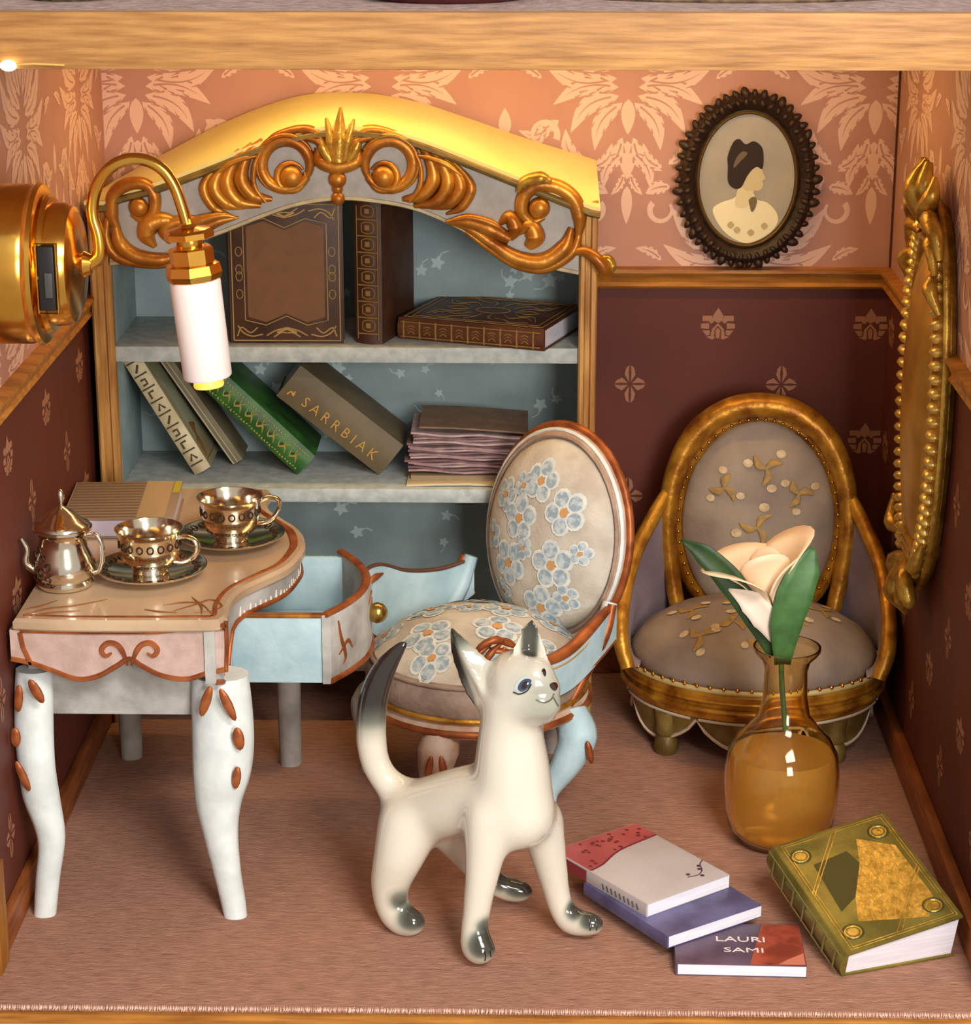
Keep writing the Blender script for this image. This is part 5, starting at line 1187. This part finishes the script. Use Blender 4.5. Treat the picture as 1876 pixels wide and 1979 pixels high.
# ---------------------------------------------------------------- oval portrait on the dado rail
pf0 = at(1444, 338, 1, 2.03); PCX, PCZ = .638, RZ1 + .262
po = thing('oval_portrait', 'oval sepia portrait in dark carved frame standing on the dado rail', 'portrait', (PCX, 2.032, RZ1 + .0005))
PZ = PCZ - RZ1
def pfn(u, v, w): return Vector((u, -w, PZ + v))
ov = lambda rx, rz, n=56: [(rx * math.cos(a), rz * math.sin(a)) for a in np.linspace(0, 2 * PI, n + 1)[:-1]]
MB().prism(ov(.185, .235), pfn, -.024, .0).build('back_board', DARKBR, po, smooth=40)
R = [[pfn(u, v, w) for u, v in ov(.136 + d, .186 + d)] for d, w in ((.0, .002), (.008, .012), (.014, .009), (.024, .022), (.042, .030), (.058, .020), (.062, .0))]
MB().rings(R, cap0=False, cap1=False).build('frame', DARKBR, po, smooth=50)
MB().tube([pfn(u, v, .012) for u, v in ov(.142, .192)], .005, 6, loop=True).build('gilt_slip', mat('dark_slip', (104, 78, 34), .4, .4), po, smooth=60)
kn = None; rk = random.Random(13)
for k in range(46):
    a = 2 * PI * k / 46
    for d, w, s in ((.060, .014, 1.0 + .35 * (k % 4 == 0)), (.038, .028, .8)):
        q_ = pfn((.136 + d) * math.cos(a), (.186 + d) * math.sin(a), w)
        M = Matrix.Translation(q_) @ Matrix.Rotation(-a, 4, 'Y') @ Matrix.Rotation(rk.uniform(-.6, .6), 4, 'Y') @ Matrix.Scale(s * rk.uniform(.85, 1.15), 4)
        if kn is None:
            mb = MB(); mb.ball((0, 0, 0), (.016, .010, .010), 8, 6); kn = mb.build('carved_knob', DARKBR, po, M=M, smooth=60)
        else: share(kn, po, M)
ph_ = MB(); ph_.fill(ov(.138, .188), pfn, .003); photo = ph_.build('photograph', mat('sepia_ground', (158, 146, 118), .35, c2=(138, 126, 100), scale=5, coat=.3), po, smooth=0)
def pp(pts): return [((x - 1441) * .00148, -(y - 340) * .00148) for x, y in pts]
def pic(pts, name, c, w, loop=True): 
    mb = MB(); mb.fill(cr(pp(pts), 4, True) if loop else pp(pts), pfn, .003 + w); return mb.build(name, mat('sepia_' + name, c, .6, spec=.2), photo, smooth=0)
bl_ = cr(pp([(1376, 400), (1392, 386), (1415, 378), (1428, 366), (1440, 358), (1452, 364), (1462, 380), (1482, 386), (1500, 404), (1504, 424), (1490, 445), (1462, 462), (1440, 466), (1410, 452), (1388, 428)]), 4, True)
mb = MB(); mb.fill(bl_, pfn, .0036); mb.build('blouse', mat('sepia_blouse', (222, 210, 166), .4, coat=.2), photo, smooth=0)
pic([(1420, 392), (1424, 358), (1434, 342), (1456, 350), (1454, 366), (1452, 384), (1440, 396)], 'neck', (206, 194, 152), .0012)
pic([(1432, 352), (1434, 330), (1446, 318), (1466, 314), (1471, 326), (1476, 338), (1471, 343), (1473, 352), (1466, 362), (1450, 362), (1438, 362)], 'face', (192, 178, 138), .0018)
pic([(1404, 345), (1403, 315), (1402, 295), (1412, 268), (1424, 262), (1436, 272), (1452, 266), (1468, 278), (1472, 300), (1470, 320), (1460, 316), (1450, 322), (1440, 336), (1430, 356), (1416, 358)], 'hair', (46, 34, 24), .0026)
pic([(1418, 300), (1430, 286), (1440, 290), (1428, 304), (1414, 318)], 'hair_light', (104, 88, 66), .0034)
pic([(1446, 380), (1456, 374), (1462, 382), (1458, 398), (1452, 404), (1448, 392)], 'bow', (112, 98, 66), .0030)
for x, y in ((1425, 440), (1452, 445), (1478, 432), (1412, 430)): pic([(x - 7, y), (x, y - 7), (x + 7, y), (x, y + 7)], 'lace', (180, 164, 120), .0024)

# ---------------------------------------------------------------- brass wall lamp on the left wall
SY, SZ = .45, 1.598
so = thing('wall_lamp', 'polished brass wall lamp with black switch and white candle tube', 'wall lamp', (XL, SY, SZ))
SO = Vector(so.location); RX = Matrix.Rotation(PI / 2, 4, 'Y')
def W2(mb, name, m, par=so, **k): return mb.build(name, m, par, **k)
W2(MB().lathe([(.001, .0), (.172, .0), (.178, .006), (.178, .125), (.174, .135), (.176, .140), (.182, .147), (.176, .156), (.168, .158), (.150, .162), (.001, .162)], M=RX, n=56), 'base_plate', GOLDB, smooth=40)
W2(MB().lathe([(.150, .158), (.156, .166), (.150, .176), (.138, .178), (.136, .205), (.128, .222), (.105, .232), (.06, .236), (.03, .242), (.022, .258), (.001, .260)], M=RX, n=56), 'cup', GOLDB, smooth=40)
q0 = at(72, 476, 1, SY - .148) - SO; q1 = at(110, 600, 1, SY - .148) - SO
sw_ = W2(MB().box(q0.x, q1.x, -.156, -.115, q1.z, q0.z), 'switch_housing', BLACK, bevel=.003)
W2(MB().box(q0.x + .014, q1.x - .004, -.163, -.150, q1.z + .03, q1.z + .085), 'slider', mat('grey_plastic', (66, 64, 62), .4), sw_, bevel=.002)
W2(MB().tube([(q0.x - .004, -.150, q1.z - .006), (q1.x + .004, -.150, q1.z - .006), (q1.x + .004, -.150, q0.z + .006), (q0.x - .004, -.150, q0.z + .006)], .005, 6, loop=True), 'switch_bezel', GOLDB, sw_, smooth=60)
def sp_(px, py, Y=SY): return at(px, py, 1, Y) - SO
k = cr([(158, 507), (176, 508), (192, 492), (190, 455), (180, 420), (180, 385), (192, 350), (216, 322), (248, 308), (282, 310), (314, 328), (336, 358), (350, 395), (360, 430)], 6)
W2(MB().tube([sp_(x, y) for x, y in k], spread([.018, .014, .0135, .0135], len(k)), 12), 'arm', GOLDB, smooth=60)
W2(MB().ball(sp_(160, 508), .021, 14, 10), 'collar', GOLDB, smooth=60)
a0 = sp_(362, 432); a1 = sp_(404, 747); ad = (a1 - a0); AL_ = ad.length; ad.normalize()
Mx = ad.to_track_quat('Z', 'Y').to_matrix().to_4x4()
def along(prof, n, name, m, par=so, sm=40): return W2(MB().lathe([(r, z * AL_) for r, z in prof], a0, n, Mx), name, m, par, smooth=sm)
along([(.001, -.03), (.012, -.03), (.014, .0), (.020, .02), (.050, .035), (.056, .05), (.056, .085), (.048, .09), (.001, .09)], 8, 'hex_nut', GOLDB, sm=20)
along([(.030, .09), (.032, .14), (.030, .15)], 20, 'neck', GOLDB)
along([(.001, .135), (.046, .14), (.050, .15), (.050, .235), (.060, .245), (.064, .30), (.060, .335), (.055, .345), (.001, .345)], 8, 'lamp_holder', GOLDB, sm=20)
along([(.001, .340), (.056, .340), (.057, .36), (.055, .93), (.052, .942), (.001, .942)], 32, 'candle_tube', mat('white_sleeve', (238, 224, 220), .45), sm=40)
along([(.001, .940), (.036, .940), (.037, .955), (.033, .96), (.035, .985), (.033, 1.0), (.001, 1.003)], 20, 'lamp_tip', mat('glow_tip', (246, 206, 96), .35, .4, emit=(255, 200, 90), estr=.9))

# ---------------------------------------------------------------- gilded oval frame on the right wall
MY, MZ = 1.215, 1.10
mf = thing('gilded_wall_ornament', 'ornate gilded oval wall ornament with carved crest hanging beside the gilded armchair', 'wall ornament', (XR, MY, MZ))
def mfn(u, v, w): return Vector((-w, u, v))        # u along the wall, v up, w off the wall
mo = lambda ry, rz, n=64, p=1.0: [(ry * math.cos(a), rz * (abs(math.sin(a)) ** p) * (1 if math.sin(a) >= 0 else -1)) for a in np.linspace(0, 2 * PI, n + 1)[:-1]]
MB().prism(mo(.235, .475), mfn, .002, .020).build('back_board', GOLDM, mf, smooth=40)
MB().rings([[mfn(u, v, w) for u, v in mo(ry, rz)] for ry, rz, w in ((.255, .50, .002), (.268, .515, .016), (.262, .505, .034), (.238, .475, .048), (.205, .435, .052), (.175, .40, .040), (.160, .385, .022))], cap0=False, cap1=False).build('moulding', GOLDM, mf, smooth=40)
MB().rings([[mfn(u * s, v * s, w) for u, v in mo(.172, .398)] for s, w in ((1, .022), (1, .036), (.96, .050), (.8, .066), (.55, .076), (.25, .081), (.02, .082))]).build('domed_panel', mat('panel_gold', (214, 166, 78), .32, .55, c2=(182, 132, 54), scale=8), mf, smooth=60)
gd = None
for k in range(84):
    a = 2 * PI * k / 84; 
    if abs(math.sin(a)) > .93: continue
    t_ = Vector((-.245 * math.sin(a), .485 * math.cos(a), 0)); ang = math.atan2(t_.y, t_.x)
    M = Matrix.Translation(mfn(.240 * math.cos(a), .478 * math.sin(a), .046)) @ Matrix.Rotation(ang, 4, 'X')
    if gd is None:
        mb = MB(); mb.ball((0, 0, 0), (.022, .0150, .030), 8, 6); gd = mb.build('gadroon', mat('pale_gilt', (236, 200, 110), .25, .7), mf, M=M, smooth=60)
    else: share(gd, mf, M)
MB().tube([mfn(u, v, .030) for u, v in mo(.272, .520)], .010, 6, loop=True).build('outer_bead', GOLDM, mf, smooth=60)
def mleaf(pts, rad, name='carved_leaf', m=GOLDM):
    k = cr(pts, 5); MB().tube([mfn(*p) for p in k], spread(rad, len(k)), 8).build(name, m, mf, smooth=60)
for sg in (-1, 1):
    for pts, rd in (([(.0, .46, .05), (.06 * sg, .50, .07), (.10 * sg, .545, .06), (.075 * sg, .585, .05)], [.018, .026, .022, .008]), ([(.02 * sg, .50, .05), (.05 * sg, .56, .07), (.03 * sg, .615, .06)], [.018, .026, .012]),
                    ([(.06 * sg, .47, .05), (.13 * sg, .49, .07), (.185 * sg, .455, .06), (.20 * sg, .40, .05)], [.014, .024, .020, .008]), ([(.08 * sg, .42, .05), (.15 * sg, .43, .066), (.20 * sg, .36, .06)], [.012, .020, .008]),
                    ([(.16 * sg, .36, .05), (.20 * sg, .33, .07), (.24 * sg, .27, .05)], [.010, .020, .008]),
                    ([(.0, -.44, .05), (.07 * sg, -.47, .07), (.11 * sg, -.52, .06), (.08 * sg, -.55, .05)], [.018, .026, .020, .008]), ([(.02 * sg, -.48, .05), (.05 * sg, -.53, .066), (.02 * sg, -.585, .05)], [.018, .026, .010]), ([(.12 * sg, -.40, .05), (.19 * sg, -.40, .066), (.225 * sg, -.33, .055)], [.012, .022, .008])):
        mleaf(pts, rd)
mleaf([(0, .48, .06), (0, .55, .085), (0, .62, .06)], [.024, .034, .008]); mleaf([(0, -.46, .06), (0, -.53, .08), (0, -.59, .05)], [.024, .032, .008])
for v in (.40, .425, .45, -.40, -.42, -.44): MB().tube([mfn(u, v + .02 * math.cos(u * 12), .052) for u in np.linspace(-.14, .14, 13)], .010, 6).build('band', GOLDM, mf, smooth=60)
